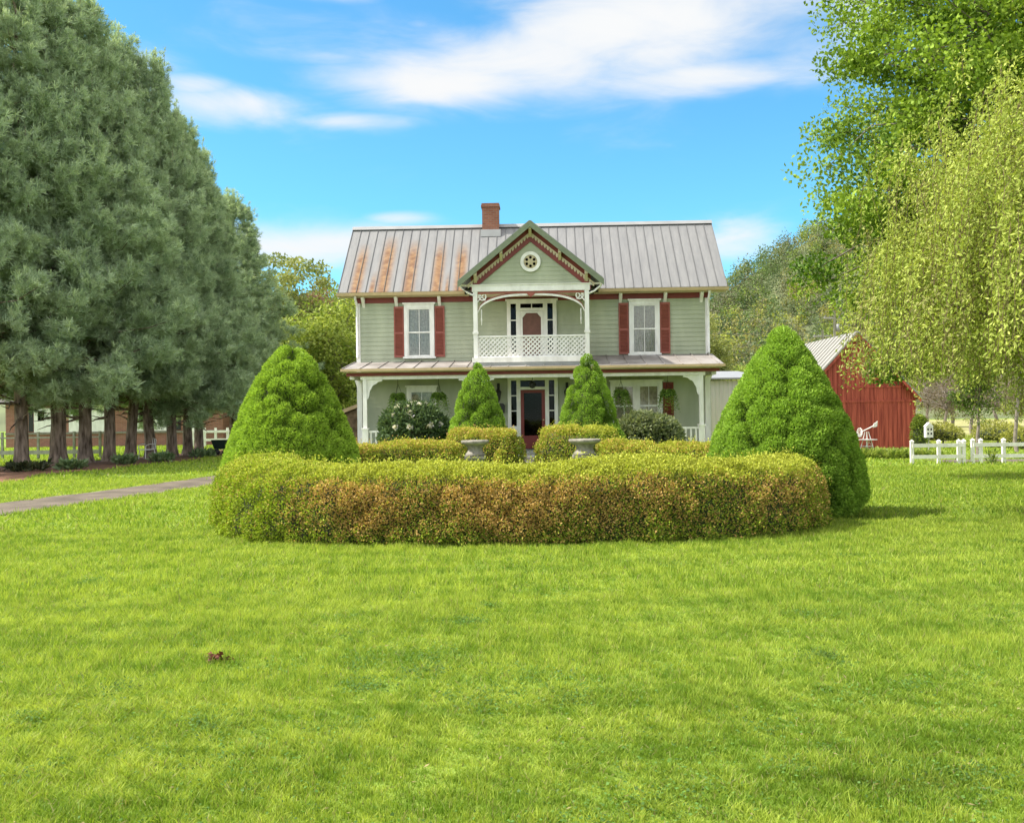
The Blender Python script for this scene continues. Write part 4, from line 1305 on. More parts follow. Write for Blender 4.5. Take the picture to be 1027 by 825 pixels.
def pine_mesh(seed, H=17.0, R0=4.3, base=2.9):
    r = np.random.default_rng(seed)
    tr = MB()
    path = [(0.02 * r.normal() * i, 0.02 * r.normal() * i, H * i / 12) for i in range(13)]
    path[0] = (0, 0, -0.1)
    path = [path[0], (0, 0, .12), (0, 0, .4), (.01, 0, .9)] + path[1:]
    tr.tube(path, [0.46, .36, .29, .265] + [.25] + [0.245 * (1 - (i - 1) / 12.5) + .02 for i in range(2, 13)], 14)
    trunk = tr.mesh('trunk')
    br = MB()
    TP, TD, TS = [], [], []
    z = 1.75
    while z < H - 0.3:
        rel = np.clip((z - base) / (H - base), 0, 1)
        nb = 7 if rel < .75 else 5
        rl = R0 * (1 - rel ** 1.12) * (0.72 + 0.28 * min(1, (z - 1.2) / 2.5)) + 0.35
        dead = z < base
        a0 = r.random() * 6.28
        for k in range(2 if dead else nb):
            a = a0 + 6.283 * k / nb + r.normal(0, .2)
            ln = rl * (r.uniform(0.62, 1.08) + (.25 * r.random() if r.random() < .2 else 0)) * (0.45 if dead else 1)
            rise = np.interp(rel, [0, .12, .5, 1], [-.14, 0.05, .35, 1.1]) + r.normal(0, .08 if rel > .14 else .2)
            e = np.array([math.cos(a) * ln, math.sin(a) * ln, rise * ln * .6])
            st = np.array([0, 0, z])
            limb(br, st, st + e, .045 * (1 - rel) + .012, .008, int(r.integers(1000000000)), 4, -0.04, .1, 5)
            if dead: continue
            eu = e / np.linalg.norm(e)
            perp = np.array([-math.sin(a), math.cos(a), 0])
            nsub = int(4 + 2.7 * ln)
            for q in range(nsub):                      # plumes along the bough
                t0 = r.uniform(.42, 1.0) if q else 1.0
                sgn = (-1) ** q
                sl = r.uniform(.35, 1.1) * (1.15 - .55 * t0) * min(1.3, .4 + ln * .32)
                dirn = unit(eu * .9 + perp * sgn * (.75 if q else 0) + np.array([0, 0, r.normal(.22, .16)]))
                p0 = st + e * t0 + np.array([0, 0, r.normal(-.03, .20)])
                m = int(6 + 11 * sl)
                u = r.uniform(0, 1, m)
                P = p0 + dirn * (u * sl)[:, None] + r.normal(0, .12, (m, 3))
                P[:, 2] += .12 * u * u
                D = unit(dirn + r.normal(0, .30, (m, 3)) + np.array([0, 0, .30]))
                TP.append(P); TD.append(D); TS.append(np.full(m, r.uniform(.85, 1.2)))
            if rel > .35 and r.random() < .55:            # upright candles along the outline
                hh = r.uniform(.5, 1.25)
                P = st + e * r.uniform(.8, 1.05) + np.array([[0, 0, hh * j / 7] for j in range(8)]) + r.normal(0, .035, (8, 3))
                TP.append(P); TD.append(unit(np.tile([0, 0, 1.0], (8, 1)) + r.normal(0, .45, (8, 3)))); TS.append(np.full(8, .75))
                br.tube([tuple(P[0]), tuple(P[-1])], [.012, .006], 4)
        z += r.uniform(.46, .70) * (1 if not dead else .6)
    # leader shoots
    for k in range(34):
        a = r.uniform(0, 6.28); hh = r.uniform(.62, 1.0) if k > 6 else 1.0; q = R0 * (1 - hh) * r.uniform(.5, 1.0) + r.uniform(0, .4)
        P = np.array([[q * math.cos(a), q * math.sin(a), hh * (H - .4) - .5 + .19 * j] for j in range(8)]) + r.normal(0, .04, (8, 3))
        TP.append(P); TD.append(unit(np.tile([0, 0, 1.0], (8, 1)) + r.normal(0, .4, (8, 3)))); TS.append(np.full(8, .9))
    TP = np.concatenate(TP); TD = np.concatenate(TD); TS = np.concatenate(TS)
    nk = 18
    n = len(TP)
    dirs = unit(TD[:, None, :] * 1.0 + r.normal(0, .62, (n, nk, 3)))
    base_ = TP[:, None, :] - TD[:, None, :] * r.uniform(0, .12, (n, nk, 1))
    L = (0.20 * TS)[:, None] * r.uniform(.7, 1.25, (n, nk))
    tip = base_ + dirs * L[..., None]
    w_ = unit(np.cross(dirs, unit(r.normal(size=(n, nk, 3))))) * 0.0085
    V = np.stack([base_ - w_ * .6, base_ + w_ * .6, tip + w_, tip - w_], 2).reshape(-1, 4, 3)
    tone = np.clip(r.normal(.5, .22, n) + .1 * waves(TP, seed, .9), 0, 1)
    c = np.array([.20, .285, .175]) * (1 - tone[:, None]) + np.array([.56, .67, .46]) * tone[:, None]
    c = np.repeat(c, nk, 0) * r.uniform(.8, 1.2, (n * nk, 1))
    print('pine needles', len(V))
    fol = fast_mesh('foliage', V, 4, c)
    return trunk, br.mesh('branches'), fol
pines = []
for sd in (101, 202):
    t_, b_, f_ = pine_mesh(sd)
    root = empty('pine_tree')
    link('trunk', t_, M['bark'], root); link('branches', b_, M['bark'], root); link('crown', f_, M['needle'], root)
    pines.append(root)
ORD = ['first', 'second', 'third', 'fourth', 'fifth', 'sixth', 'seventh', 'eighth', 'ninth', 'tenth']
used = set()
PXY = [.95, 1.12, 1.0, .88, .85, .90, .86, .84, .82, .90]
PSC = [1.12, 1.13, 1.12, 1.09, 1.04, 1.0, .95, .92, .88, .80]
for i, (x, y) in enumerate(PINE_XY):
    k = i % 2
    o = pines[k] if k not in used else copy_tree(pines[k])
    used.add(k)
    o.location = (x, y, 0); o.rotation_euler = (0.0, R([0, 0, 0, 3, -4, -3, 0, 1, 0, 0][i]), i * 2.4 + .5)
    s = PSC[i]; o.scale = (PXY[i], PXY[i], s)
    tag(o, '%s tall white pine in the driveway row, counted away from the viewer' % ORD[i], 'pine tree', 'pines lining the driveway')
# one more of the row beyond the frame edge, whose boughs reach into the picture
o = copy_tree(pines[1]); o.location = (-20.9, 34.6, 0); o.rotation_euler = (0, 0, 1.1); o.scale = (1.05, 1.05, 1.2)
tag(o, 'pine before the first trunk of the driveway row, only its boughs showing', 'pine tree', 'pines lining the driveway')

def broadleaf(seed, H, rx, rz_, zc, nclump, nleaf, leafL, pal, trunk_r=.2, wid=.6, clump_r=.6, shell=.5, droop=0.0, spread=1.0):
    """trunk + limbs mesh, foliage mesh"""
    r = np.random.default_rng(seed)
    br = MB()
    limb(br, (0, 0, -.1), (0.1, 0, zc), trunk_r * 1.25, trunk_r * .6, seed, 6, 0, .05, 10)
    q = unit(r.normal(size=(nclump, 3)))
    rad = r.uniform(shell, 1.0, nclump) ** .7
    lob = 1 + .22 * np.sin(q[:, 0] * 4 + seed) + .18 * np.sin(q[:, 1] * 5 + q[:, 2] * 3 + seed * 2)
    C = q * (rad * lob)[:, None] * np.array([rx, rx, rz_]) + np.array([0, 0, zc])
    for i in range(min(nclump, 600)):
        st = np.array([0.05, 0, np.clip(zc - rz_ * .7 + r.random() * rz_ * .9, H * .15, zc + rz_ * .3)])
        limb(br, st, C[i], trunk_r * (.28 if i < 40 else .11), .012, int(r.integers(1000000000)), 4, 0.06, .12, 5 if i < 40 else 4)
    m = nclump * nleaf
    off = np.clip(r.normal(size=(nclump, nleaf, 3)), -1.9, 1.9)
    off *= np.minimum(1, 2.0 / np.maximum(np.linalg.norm(off, axis=2, keepdims=True), 1e-6))
    off = off * clump_r * np.array([1, 1, .6]) * r.uniform(.6, 1.3, (nclump, 1, 1))
    P = (C[:, None, :] + off).reshape(-1, 3)
    D = unit(r.normal(size=(m, 3)) * spread + np.array([0, 0, -droop]) + .4 * unit(off.reshape(-1, 3)))
    V = leaves(P, D, unit(r.normal(size=(m, 3)) + np.array([0, 0, .7])), leafL * r.uniform(.7, 1.3, m), leafL * wid * r.uniform(.7, 1.2, m))
    tone = np.clip(np.repeat(r.normal(.5, .26, nclump), nleaf) + r.normal(0, .18, m), 0, 1)[:, None]
    c = pal[0] * (1 - tone) + pal[1] * tone
    # twigs carrying the outer leaves of each spray
    nt2 = 16
    A = np.repeat(C, nt2, 0); B = (C[:, None, :] + off[:, :nt2]).reshape(-1, 3)
    wv = unit(np.cross(B - A, r.normal(size=A.shape))) * .005
    V = np.concatenate([V, np.stack([A - wv, A + wv, B + wv * .5, B - wv * .5], 1)])
    c = np.concatenate([c, np.tile(np.array([.17, .13, .09]), (len(A), 1))])
    return br.mesh('trunk'), fast_mesh('crown', V, 4, c)
def tree(name, meshes, loc, label, cat='tree', group=None, bark='bark_grey', rz=0, s=1.0):
    root = empty(name, loc, rz); tag(root, label, cat, group); root.scale = (s, s, s)
    link('trunk', meshes[0], M[bark], root); link('crown', meshes[1], M['leaf'], root)
    return root
# maple at the frame edge
tree('maple_tree', broadleaf(61, 15, 5.7, 6.2, 9.3, 700, 380, .122, (np.array([.07, .145, .015]), np.array([.32, .45, .055])), .30, .7, .42, .30), (14.3, 23.5, 0), 'tall fresh green maple towering beside the weeping tree')

def weeping(seed=71):
    r = np.random.default_rng(seed)
    br = MB()
    limb(br, (0, 0, -.1), (0, .1, 3.0), .24, .17, seed, 6, 0, .05, 10)
    LP, LD, LC = [], [], []
    tw = []
    pal = (np.array([.22, .29, .045]), np.array([.50, .56, .125]))
    tops = []
    for i in range(110):
        a = r.uniform(0, 6.283); q = r.random() ** .55 * 3.25
        top = np.array([q * math.cos(a), q * math.sin(a), 7.0 - .26 * q * q + r.normal(0, .5)])
        limb(br, (0, .1, r.uniform(2.2, 3.0)), top, .06, .015, int(r.integers(1000000000)), 5, .06, .12, 5)
        tops.append((a, q, top))
    for i in range(2900):
        a, q, top = tops[i % 110]
        a = a + r.normal(0, .35)
        st = top + r.normal(0, .42, 3)
        outr = r.uniform(.05, .75)
        ln = r.uniform(.7, 3.4)
        if math.cos(a) < -.2 and q > 1.8: ln = r.uniform(1.4, 4.0)
        if st[2] - ln < 1.45: ln = st[2] - 1.45 - r.random() * .8
        if math.cos(a) < -.25 and st[2] - ln < 2.1: ln = st[2] - 2.1 - r.random() * .35 + .5 * max(0, math.cos(a) + .6)
        ln = max(ln, .6)
        m = 13
        t = np.linspace(0, 1, m)
        h = outr * (1 - np.exp(-2.2 * t))
        P = np.stack([st[0] + math.cos(a) * h, st[1] + math.sin(a) * h, st[2] + .25 * np.sin(t * 2.2) - ln * t ** 1.35], 1)
        P[:, :2] += np.cumsum(r.normal(0, .05, (m, 2)), 0)
        tw.append(P)
        k = int(ln * 66)
        tt = r.uniform(.03, 1, k) * (m - 1)
        i0 = np.minimum(tt.astype(int), m - 2); ff = (tt - i0)[:, None]
        Q = P[i0] * (1 - ff) + P[i0 + 1] * ff
        LP.append(Q + r.normal(0, .075, (k, 3)))
        LD.append(unit(r.normal(0, .75, (k, 3)) + np.array([math.cos(a) * .25, math.sin(a) * .25, -.75])))
        tone = np.clip(r.normal(.5, .22) + r.normal(0, .16, k), 0, 1)[:, None]
        c = pal[0] * (1 - tone) + pal[1] * tone
        if r.random() < .10: c = c * .45 + np.array([.24, .18, .12]) * .55
        LC.append(c)
    LP = np.concatenate(LP); LD = np.concatenate(LD); LC = np.concatenate(LC); n = len(LP)
    V = leaves(LP, LD, r.normal(size=(n, 3)), .068 * r.uniform(.7, 1.4, n), .028 * r.uniform(.7, 1.3, n))
    # twig ribbons
    T = np.array(tw)
    A, B = T[:, :-1].reshape(-1, 3), T[:, 1:].reshape(-1, 3)
    for ax in (0, 1):
        wv = np.zeros(3); wv[ax] = .004
        V = np.concatenate([V, np.stack([A - wv, A + wv, B + wv, B - wv], 1)])
        LC = np.concatenate([LC, np.tile(np.array([.22, .155, .11]), (len(A), 1))])
    print('weeping', len(V))
    return br.mesh('trunk'), fast_mesh('crown', V, 4, LC)
tree('weeping_cherry', weeping(), (9.95, 15.0, 0), 'weeping yellow green tree with long drooping strands in front of the maple')

# trees behind the house and beyond the barn
YG = (np.array([.17, .25, .04]), np.array([.43, .49, .11]))
OL = (np.array([.14, .18, .05]), np.array([.32, .34, .11]))
RD = (np.array([.15, .08, .05]), np.array([.27, .16, .10]))
GY_ = (np.array([.12, .11, .07]), np.array([.22, .19, .13]))
tY = broadleaf(81, 11, 3.6, 4.6, 5.8, 210, 120, .26, YG, .16, .6, .6, .3)
tO = broadleaf(82, 12, 3.6, 5.2, 6.4, 210, 120, .26, OL, .18, .6, .6, .3)
tR = broadleaf(83, 9, 2.2, 3.6, 5.0, 110, 70, .24, RD, .12, .5, .5, .3)
protoY = tree('leafy_tree', tY, (gx(330, 56), 56, 0), 'bright yellow green tree filling the gap beside the farmhouse wall', group='trees behind the farmhouse', s=.87)
protoO = tree('leafy_tree', tO, (gx(285, 66), 66, 0), 'olive tree behind the conical spruce on the driveway side', group='trees behind the farmhouse', rz=1)
protoR = tree('leafy_tree', tR, (gx(312, 70), 70, 0), 'thin reddish budding tree above the yellow green crown', group='trees behind the farmhouse', s=1.2)
def more(p, px, d, s, rz, label):
    o = copy_tree(p); o.location = (gx(px, d), d, 0); o.rotation_euler = (0, 0, rz); o.scale = (s, s, s); tag(o, label); return o
more(protoY, 360, 72, .92, 2.0, 'taller yellow green tree close behind the farmhouse corner')
more(protoO, 336, 84, 1.08, 2.6, 'round olive crown peeking over the roof edge beyond the drive')
more(protoO, 262, 80, 1.2, .4, 'dull olive tree in the gap past the last driveway pine')
more(protoY, 742, 78, .50, .7, 'yellow green tree behind the pale shed')
more(protoO, 772, 95, .62, 1.9, 'olive tree behind the barn roof')
more(protoY, 818, 100, .6, 3.1, 'yellow green tree beside the utility poles')
more(protoO, 955, 85, .7, 4.1, 'low olive tree beyond the fence and the barn')
more(protoY, 1040, 62, .55, 5.1, 'small yellow green tree past the white fence')
more(protoO, 700, 70, .7, 5.5, 'olive tree mostly hidden by the farmhouse wall on the barn side')
# bare brush behind the fence, a young tree and a pale leaning tree
tree('young_tree', broadleaf(91, 3.3, .75, .95, 2.45, 60, 60, .10, (np.array([.05, .10, .02]), np.array([.16, .24, .04])), .055, .6, .22, .3), (gx(980, 34.3), 34.3, 0), 'slim young tree with dark green leaves just behind the white fence')
tree('pale_tree', broadleaf(92, 5, 1.6, 1.4, 3.6, 40, 30, .12, OL, .065, .6, .3, .4), (gx(1020, 38), 38, 0), 'sparse tree with pale bare limbs at the end of the white fence')
tree('bare_tree', broadleaf(93, 4, 1.6, 1.2, 2.4, 70, 16, .10, GY_, .08, .5, .3, .3), (gx(948, 50), 50, 0), 'grey leafless bush between the barn and the young tree', 'bush', 'bare bushes past the barn')
b2 = copy_tree(bpy.data.objects['bare_tree']); b2.location = (gx(1000, 52), 52, 0); b2.rotation_euler = (0, 0, 2); b2.scale = (1.2, 1.2, 1.0); tag(b2, 'grey brown leafless bush behind the pale bare limbed tree', 'bush')

for (px, dd, rz, sc, lab) in ((930, 56, .4, 1.1, 'grey leafless bush rising behind the birdhouse'), (975, 60, 3.3, 1.3, 'broad grey leafless bush behind the slim young tree'), (1035, 47, 4.4, 1.15, 'grey leafless bush past the end of the white fence in view')):
    b2 = copy_tree(bpy.data.objects['bare_tree']); b2.location = (gx(px, dd), dd, 0); b2.rotation_euler = (0, 0, rz); b2.scale = (sc, sc, sc); tag(b2, lab, 'bush')
for i, (px, dd, H_, rx_, lab) in enumerate(((945, 44, 1.1, .9, 'low yellow green meadow bush beyond the gate gap of the fence'), (1000, 43, 1.2, 1.1, 'low yellow green meadow bush behind the long fence section'), (1026, 41, .9, .9, 'low yellow green meadow bush at the edge of view behind the fence rails'))):
    bush('meadow_bush', (gx(px, dd), dd, 0), rx_, rx_, H_, 1500, (np.array([.20, .22, .05]), np.array([.44, .44, .10])), 400 + i, lab, 'bush', 'meadow bushes', leafL=.13, amp=.15, sig=.2, nl=30)
# ------------------------------------------------------------------ barn
barn = empty('red_barn', (gx(860, 43), 43.0, 0), R(-1.0)); tag(barn, 'red board barn with a pale metal gable roof behind the conical spruce', 'barn')
BW, BL, BE, BA = 2.55, 14.0, 2.45, 5.2
bw = MB(); bw.prism([(-BW, 0), (BW, 0), (BW, BE), (0, BA), (-BW, BE)], 0, BL)
x = -BW + .02
while x < BW - .05:                       # vertical boards with gaps
    zt = BE + (BA - BE) * (1 - abs(x + .1) / BW) - .06
    zt2 = BE + (BA - BE) * (1 - abs(x + .19) / BW) - .06; zt1 = BE + (BA - BE) * (1 - abs(x + .01) / BW) - .06
    bw.prism([(x, .05), (x + .19, .05), (x + .19, zt2), (x, zt1)], -.025, -.001)
    x += .205
bw.build('wall', M['barn_red'], barn)
tb = MB(); tb.box(-BW, BW, -.05, -.026, 2.1, 2.2); tb.box(-BW, BW, -.05, -.026, 2.75, 2.83); tb.build('trim_board', M['barn_red'], barn)
br_ = MB()
for sx in (-1, 1):
    sl = (BA - BE) / BW
    xo = BW + .25
    br_.prism([(0, BA + .09), (sx * xo, BA + .09 - sl * xo), (sx * xo, BA + .03 - sl * xo), (0, BA + .03)], -.25, BL + .2)
    for k in range(24):
        yq = -.2 + (BL + .35) * k / 23
        br_.bar((sx * .02, yq, BA + .09), (sx * (xo - .01), yq, BA + .10 - sl * (xo - .01)), .03, .04)
br_.build('roof', M['barn_roof'], barn)
rk = MB()
for sx in (-1, 1):
    rk.prism([(0, BA + .02), (sx * (BW + .2), BA + .02 - sl * (BW + .2)), (sx * (BW + .2), BA - .14 - sl * (BW + .2)), (0, BA - .14)], -.24, -.19)
rk.build('rake_board', M['barn_red'], barn)
# pale shed between house and spruce
shed = empty('pale_shed', (gx(735, 48), 48, 0), R(3)); tag(shed, 'pale metal sided shed glimpsed between farmhouse and conical spruce', 'shed')
s_ = MB(); s_.box(-2.2, 1.6, 0, 5, 0, 3.3)
x = -2.2
while x < 1.58: s_.box(x, x + .05, -.02, -.001, .05, 3.3); x += .22
s_.build('wall', paint('pale_metal_siding', (.55, .54, .50), .12, .6, 2.0, stretch=(2, 2, .3)), shed)
s_ = MB(); s_.prism([(-.3, 3.36), (5.2, 3.9), (5.2, 3.98), (-.3, 3.44)], -2.4, 1.8, axis='x'); s_.build('roof', M['oldmetal'], shed)
# low stone shed with a tan roof beside the house
ws = empty('woodshed', (gx(338, 47), 47, 0), R(-8)); tag(ws, 'low stone woodshed with tan roof just past the porch corner', 'shed')
s_ = MB(); s_.prism([(-1.0, 0), (1.6, 0), (1.6, 2.3), (-1.0, 1.4)], 0, 2.5); s_.build('wall', paint('rubble_stone', (.20, .13, .08), .5, .95, 4.0, .8, 12), ws)
s_ = MB(); s_.prism([(-1.2, 1.36), (1.8, 2.44), (1.8, 2.62), (-1.2, 1.54)], -.2, 2.7); s_.build('roof', paint('tan_roof', (.55, .40, .24), .15, .8, 3.0), ws)

# white board fence
def fence(name, posts, y, h, label, m='white', rails=((.18, .30), (.55, .67)), pw=.10, group=None, cat='fence', cap=True):
    root = empty(name, (posts[0], y, 0)); tag(root, label, cat, group)
    r_ = MB()
    for (a, b) in rails: r_.box(0, posts[-1] - posts[0], -.085, -.055, a, b)
    r_.build('rails', M[m], root)
    for p in posts:
        q = MB(); x = p - posts[0]
        q.box(x - pw / 2, x + pw / 2, -.05, .05, -.1, h)
        if cap: q.add([(x - pw * .65, -.065, h), (x + pw * .65, -.065, h), (x + pw * .65, .065, h), (x - pw * .65, .065, h), (x, 0, h + .07)], [(0, 1, 2, 3), (0, 1, 4), (1, 2, 4), (2, 3, 4), (3, 0, 4)])
        q.build('post', M[m], root)
    return root
FD = 31.4
fence('board_fence', [gx(p, FD) for p in (914, 941, 961, 966)], FD, .74, 'short white two rail fence section ending at the barn flower bed', group='white board fence sections')
fence('board_fence', [gx(p, FD) for p in (975, 983, 1006, 1034, 1062)], FD, .76, 'long white two rail fence section past the gap, before the gravel lane', group='white board fence sections')
# left: grey rail fence behind the pines, white fence far behind
d = 44.0
fence('rail_fence', [gx(p, d) for p in (-40, 2, 38, 74, 100)], d, 1.25, 'weathered grey rail fence behind the pine trunks', 'concrete', ((.22, .40), (.95, 1.02)), .09, cap=False)
d = 58.0
fence('board_fence', [gx(p, d) for p in (193, 205, 216, 228, 242, 256)], d, 1.15, 'white rail fence far behind the last driveway pines', 'white', ((.35, .50), (.85, 1.0)), .14, cap=False)

# windmill ornament
wm = empty('windmill_ornament', (gx(869, 39.5), 39.5, 0), R(20)); wm.scale = (.80, .80, .92); tag(wm, 'small white garden windmill in front of the red barn wall', 'windmill')
t_ = MB()
for sx in (-1, 1):
    for sy in (-1, 1):
        t_.tube([(sx * .26, sy * .26, 0), (sx * .06, sy * .06, .95)], .022, 5)
for z in (.3, .6): 
    k = .26 - .2 * z / .95
    for (a, b) in (((-k, -k), (k, -k)), ((k, -k), (k, k)), ((k, k), (-k, k)), ((-k, k), (-k, -k))): t_.tube([(*a, z), (*b, z)], .016, 5)
for sx in (-1, 1):
    t_.tube([(sx * .2, -.2, .3), (-sx * .13, -.13, .6)], .012, 4); t_.tube([(sx * .25, -.25, .03), (-sx * .2, -.2, .3)], .012, 4)
t_.box(-.36, .36, -.36, .36, .58, .61)
t_.build('tower', M['white'], wm)
h_ = MB(); h_.tube([(-.42, 0, .92), (.48, 0, 1.22)], .025, 6); h_.prism([(.40, 1.12), (.66, 1.18), (.70, 1.42), (.45, 1.30)], -.012, .012); h_.build('tail', M['white'], wm)
wh = MB()
for k in range(10):
    a = k * .628
    ca, sa = math.cos(a), math.sin(a)
    wh.add([(-.42, .04 * ca, .92 + .04 * sa), (-.46, .22 * ca - .05 * sa, .92 + .22 * sa + .05 * ca), (-.42, .22 * ca + .05 * sa, .92 + .22 * sa - .05 * ca)], [(0, 1, 2)])
vs_, fs = disk_ring(.19, .21, -.01, .01, 0, 18)
wh.add([(-.44 + v[1], v[0], .92 + v[2]) for v in vs_], fs)
wh.build('wheel', M['white'], wm)

# birdhouse beyond the fence and the ivy covered post
bh = empty('birdhouse', (gx(931, 36.5), 36.5, 0)); bh.scale = (.8, .8, .9); tag(bh, 'small white birdhouse with dark openings standing past the fence', 'birdhouse')
s_ = MB(); s_.box(-.17, .17, -.12, .12, .78, 1.25); s_.prism([(-.19, 1.25), (.19, 1.25), (0, 1.42)], -.14, .14); s_.build('box', M['white'], bh)
for sx in (-.075, .075):
    for z in (.9, 1.08):
        s_ = MB(); s_.box(sx - .035, sx + .035, -.126, -.121, z, z + .09); s_.build('opening', M['darkroom'], bh)
s_ = MB(); s_.tube([(0, 0, -.1), (0, 0, .78)], .03, 6); s_.build('post', M['concrete'], bh)
bush('columnar_shrub', (gx(922, 38), 38, 0), .36, .36, 1.55, 3000, (np.array([.09, .14, .02]), np.array([.26, .33, .05])), 95, 'narrow upright yellow green shrub at the barn corner', leafL=.09, amp=.1, sig=.12, nl=40)

# flower bed at the barn, hostas under the pines: small clumps of arching leaves
def clump(name, loc, rad, H, n, pal, seed, label, cat='plant', group=None, leafL=.28, wid=.16):
    r = np.random.default_rng(seed)
    root = empty(name, loc); tag(root, label, cat, group)
    a = r.uniform(0, 6.283, n); q = np.sqrt(r.random(n)) * rad
    C = np.stack([q * np.cos(a), q * np.sin(a), r.uniform(0, H * .7, n)], 1)
    D = np.stack([np.cos(a) * .6, np.sin(a) * .6, r.uniform(.1, 1.2, n)], 1) + r.normal(0, .3, (n, 3))
    t = r.random((n, 1))
    me = fast_mesh('leaves', leaves(C, D, r.normal(size=(n, 3)) * .5 + np.array([0, 0, 1.0]), leafL * r.uniform(.6, 1.2, n), leafL * wid * 2 * r.uniform(.7, 1.2, n)), 4, pal[0] * (1 - t) + pal[1] * t)
    link('leaves', me, M['leaf'], root)
    st_ = MB()
    for k in range(7): st_.tube([(0, 0, -.02), (rad * .5 * math.cos(k), rad * .5 * math.sin(k), H * .6)], [.012, .006], 4)
    st_.build('stem', M['leafstem'], root)
    return root
M['leafstem'] = paint('green_stem', (.07, .12, .03), .2, .7)
bedpal = (np.array([.14, .22, .04]), np.array([.42, .48, .12]))
BED = [(868, .50, 'low plant clump at the foot of the garden windmill'), (881, .62, 'taller dark plant clump next to the windmill in the barn bed'), (893, .55, 'dense plant clump in the middle of the barn bed'),
       (906, .58, 'spreading plant clump below the barn wall, third from the white fence'), (918, .42, 'low plant clump beside the end post of the white fence'), (931, .36, 'low yellow green plant clump under the birdhouse')]
for i, (px, H, lab) in enumerate(BED):
    clump('bed_plant', (gx(px, 35.2), 35.2 + .3 * math.sin(i * 2), 0), .42, H * .62, 420, bedpal, 300 + i, lab, group='plants in the barn bed', leafL=.22)
clump('bed_plant', (gx(994, 30.4), 30.4, 0), .16, .62, 130, (np.array([.10, .16, .03]), np.array([.28, .33, .07])), 320, 'small leafy plant growing in front of the white fence rails', leafL=.14)
hos = (np.array([.09, .16, .06]), np.array([.28, .36, .20]))
for i, (px, py, rad, lab) in enumerate([(72, 469, .45, 'grey green plant clump in the pine straw by the second and third trunks'), (27, 471, .7, 'dark low plant clump at the first pine trunk'), (124, 464, .4, 'low plant clump between the fourth and fifth pine trunks'),
                                        (162, 461.5, .45, 'low plant clump beside the white garden chair'), (203, 457, .5, 'low plant clump at the end of the pine straw')]):
    d = gd(px, py)
    clump('hosta', (gx(px, d), d, 0.01), rad, .35, 260, hos if i != 1 else (np.array([.02, .03, .015]), np.array([.07, .08, .04])), 340 + i, lab, group='plants under the pines', leafL=.24, wid=.25)

# white garden chair under the pines
gc = empty('garden_chair', (gx(147, 42.5), 42.5, 0.01), R(-35)); tag(gc, 'white metal garden chair standing under the pines', 'chair')
s_ = MB(); s_.box(-.24, .24, -.24, .24, .40, .43); s_.build('seat', M['white'], gc)
s_ = MB(); s_.tube([(-.23, .24, .42), (-.24, .30, .85), (0, .32, .92), (.24, .30, .85), (.23, .24, .42)], .02, 6)
for x in (-.12, 0, .12): s_.tube([(x, .25, .43), (x, .31, .88)], .014, 5)
s_.build('backrest', M['white'], gc)
for sx in (-1, 1):
    s_ = MB(); s_.tube([(sx * .25, .27, .64), (sx * .28, -.05, .66), (sx * .27, -.24, .60), (sx * .25, -.24, .42)], .018, 6); s_.build('armrest', M['white'], gc)
    for sy in (-1, 1):
        s_ = MB(); s_.tube([(sx * .22, sy * .22, .41), (sx * .25, sy * .26, 0)], .02, 6); s_.build('leg', M['white'], gc)
# dark cart
ct = empty('garden_cart', (gx(222, 46), 46, 0), R(10)); tag(ct, 'dark green garden cart parked at the end of the pine row', 'cart')
s_ = MB(); s_.add([(-.32, -.22, .28), (.32, -.22, .28), (.32, .22, .28), (-.32, .22, .28), (-.46, -.32, .72), (.46, -.32, .72), (.46, .32, .72), (-.46, .32, .72)], [(0, 3, 2, 1), (4, 5, 6, 7), (0, 1, 5, 4), (1, 2, 6, 5), (2, 3, 7, 6), (3, 0, 4, 7)])
s_.build('tub', paint('dark_green_plastic', (.012, .03, .022), .1, .4), ct)
for sx in (-1, 1):
    s_ = MB(); s_.lathe([(0, -.03), (.14, -.03), (.15, 0), (.14, .03), (0, .03)], 16); o = s_.build('wheel', M['blackmetal'], ct); o.location = (sx * .2, -.28, .15); o.rotation_euler = (R(90), 0, 0)
s_ = MB(); s_.tube([(.4, 0, .65), (.8, 0, .85)], .02, 6); s_.box(.26, .30, -.2, .2, 0, .28); s_.build('handle', M['blackmetal'], ct)

# brick neighbour behind the pines
nb = empty('brick_house', (gx(120, 62), 62, 0), R(3)); tag(nb, 'low brick house with white bays behind the pine trunks', 'house')
s_ = MB(); s_.box(-7.2, 6.6, 0, 8, 0, 2.9); s_.build('wall', M['brick2'], nb)
s_ = MB(); s_.prism([(-.6, 2.82), (4, 5.2), (8.6, 2.82), (8.6, 2.92), (4, 5.32), (-.6, 2.92)], -7.6, 7.0, axis='x'); s_.build('roof', paint('asphalt_shingle', (.10, .09, .085), .2, .9, 3), nb)
for (xa, xb) in ((-5.4, -4.0), (-3.2, -0.9), (1.0, 3.6), (4.6, 5.3)):
    s_ = MB(); s_.box(xa, xb, -.06, -.001, .95, 2.5); bay = s_.build('bay_panel', M['white'], nb)
    s_ = MB(); s_.box(xa + .25, xa + .65, -.075, -.061, 1.7, 2.35); s_.build('pane', M['darkroom'], bay)
s_ = MB(); s_.box(-7.2, 6.6, -.12, -.062, .82, .93); s_.build('stone_band', M['stone'], nb)
for x in (-5.6, -.6, .8, 3.75):
    s_ = MB(); s_.box(x - .14, x + .14, -.05, -.001, 1.0, 2.5); s_.build('shutter', M['blackmetal'], nb)

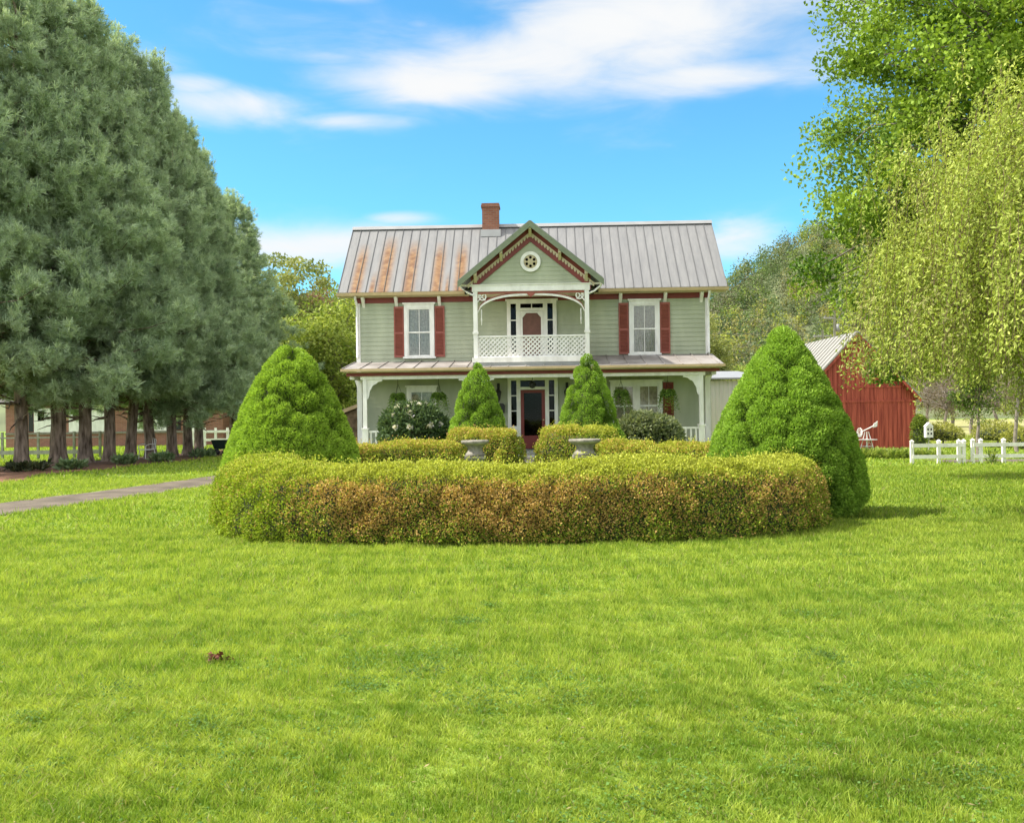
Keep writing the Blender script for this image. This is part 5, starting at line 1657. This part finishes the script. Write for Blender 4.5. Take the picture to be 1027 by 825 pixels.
# utility poles and wires
def upole(px, d, H, label):
    root = empty('utility_pole', (gx(px, d), d, 0)); tag(root, label, 'utility pole', 'utility poles past the barn')
    s_ = MB(); s_.tube([(0, 0, -.2), (0, 0, H)], [.17, .12], 8); s_.build('shaft', M['concrete'], root)
    s_ = MB(); s_.box(-1.0, 1.0, -.06, .06, H - .75, H - .62)
    for x in (-.9, -.45, .45, .9): s_.lathe([(.03, 0), (.05, .05), (.03, .12), (0, .14)], 8, (x, 0, H - .62))
    s_.build('crossarm', M['concrete'], root)
    s_ = MB(); s_.lathe([(.0, 0), (.2, 0), (.2, .7), (0, .75)], 12, (.32, 0, H - 2.0)); s_.build('transformer', M['oldmetal'], root)
    return root
H1 = zz(838, 312, 92); H2 = zz(826, 328, 100)
upole(838, 92, H1, 'taller utility pole with crossarm rising above the barn roof')
upole(826, 104, H2, 'shorter utility pole beside the taller one behind the barn roof')
wi = MB()
a, b = Vector((gx(838, 92), 92, H1 - .5)), Vector((gx(690, 120), 120, 12.0))
for dx in (-.9, .9):
    pts = [(a.x + dx + (b.x - a.x) * t, a.y + (b.y - a.y) * t, a.z + (b.z - a.z) * t - 1.2 * math.sin(math.pi * t)) for t in np.linspace(0, 1, 16)]
    wi.tube(pts, .018, 4)
    c_ = Vector((gx(1100, 90), 90, 11.5))
    pts = [(a.x + dx + (c_.x - a.x) * t, a.y + (c_.y - a.y) * t, a.z + (c_.z - a.z) * t - 1.0 * math.sin(math.pi * t)) for t in np.linspace(0, 1, 16)]
    wi.tube(pts, .018, 4)
tag(wi.build('power_lines', M['blackmetal']), 'thin power lines strung from the utility pole across the hillside', 'power lines')

# small brown leaf clump on the lawn
d = gd(215, 663)
r = np.random.default_rng(2)
n = 40
C = r.normal(0, 1, (n, 3)) * np.array([.045, .03, .012]) + np.array([0, 0, .045])
me = fast_mesh('dead_leaf_clump', leaves(C, r.normal(size=(n, 3)) * np.array([1, 1, .4]), r.normal(size=(n, 3)) * .4 + np.array([0, 0, 1]), .05, .035), 4, np.array([.11, .04, .025]) * r.uniform(.6, 1.4, (n, 1)))
tag(link('dead_leaf_clump', me, M['leaf'], loc=(gx(215, d), d, 0)), 'small clump of reddish brown dead leaves lying on the open lawn', 'leaves')
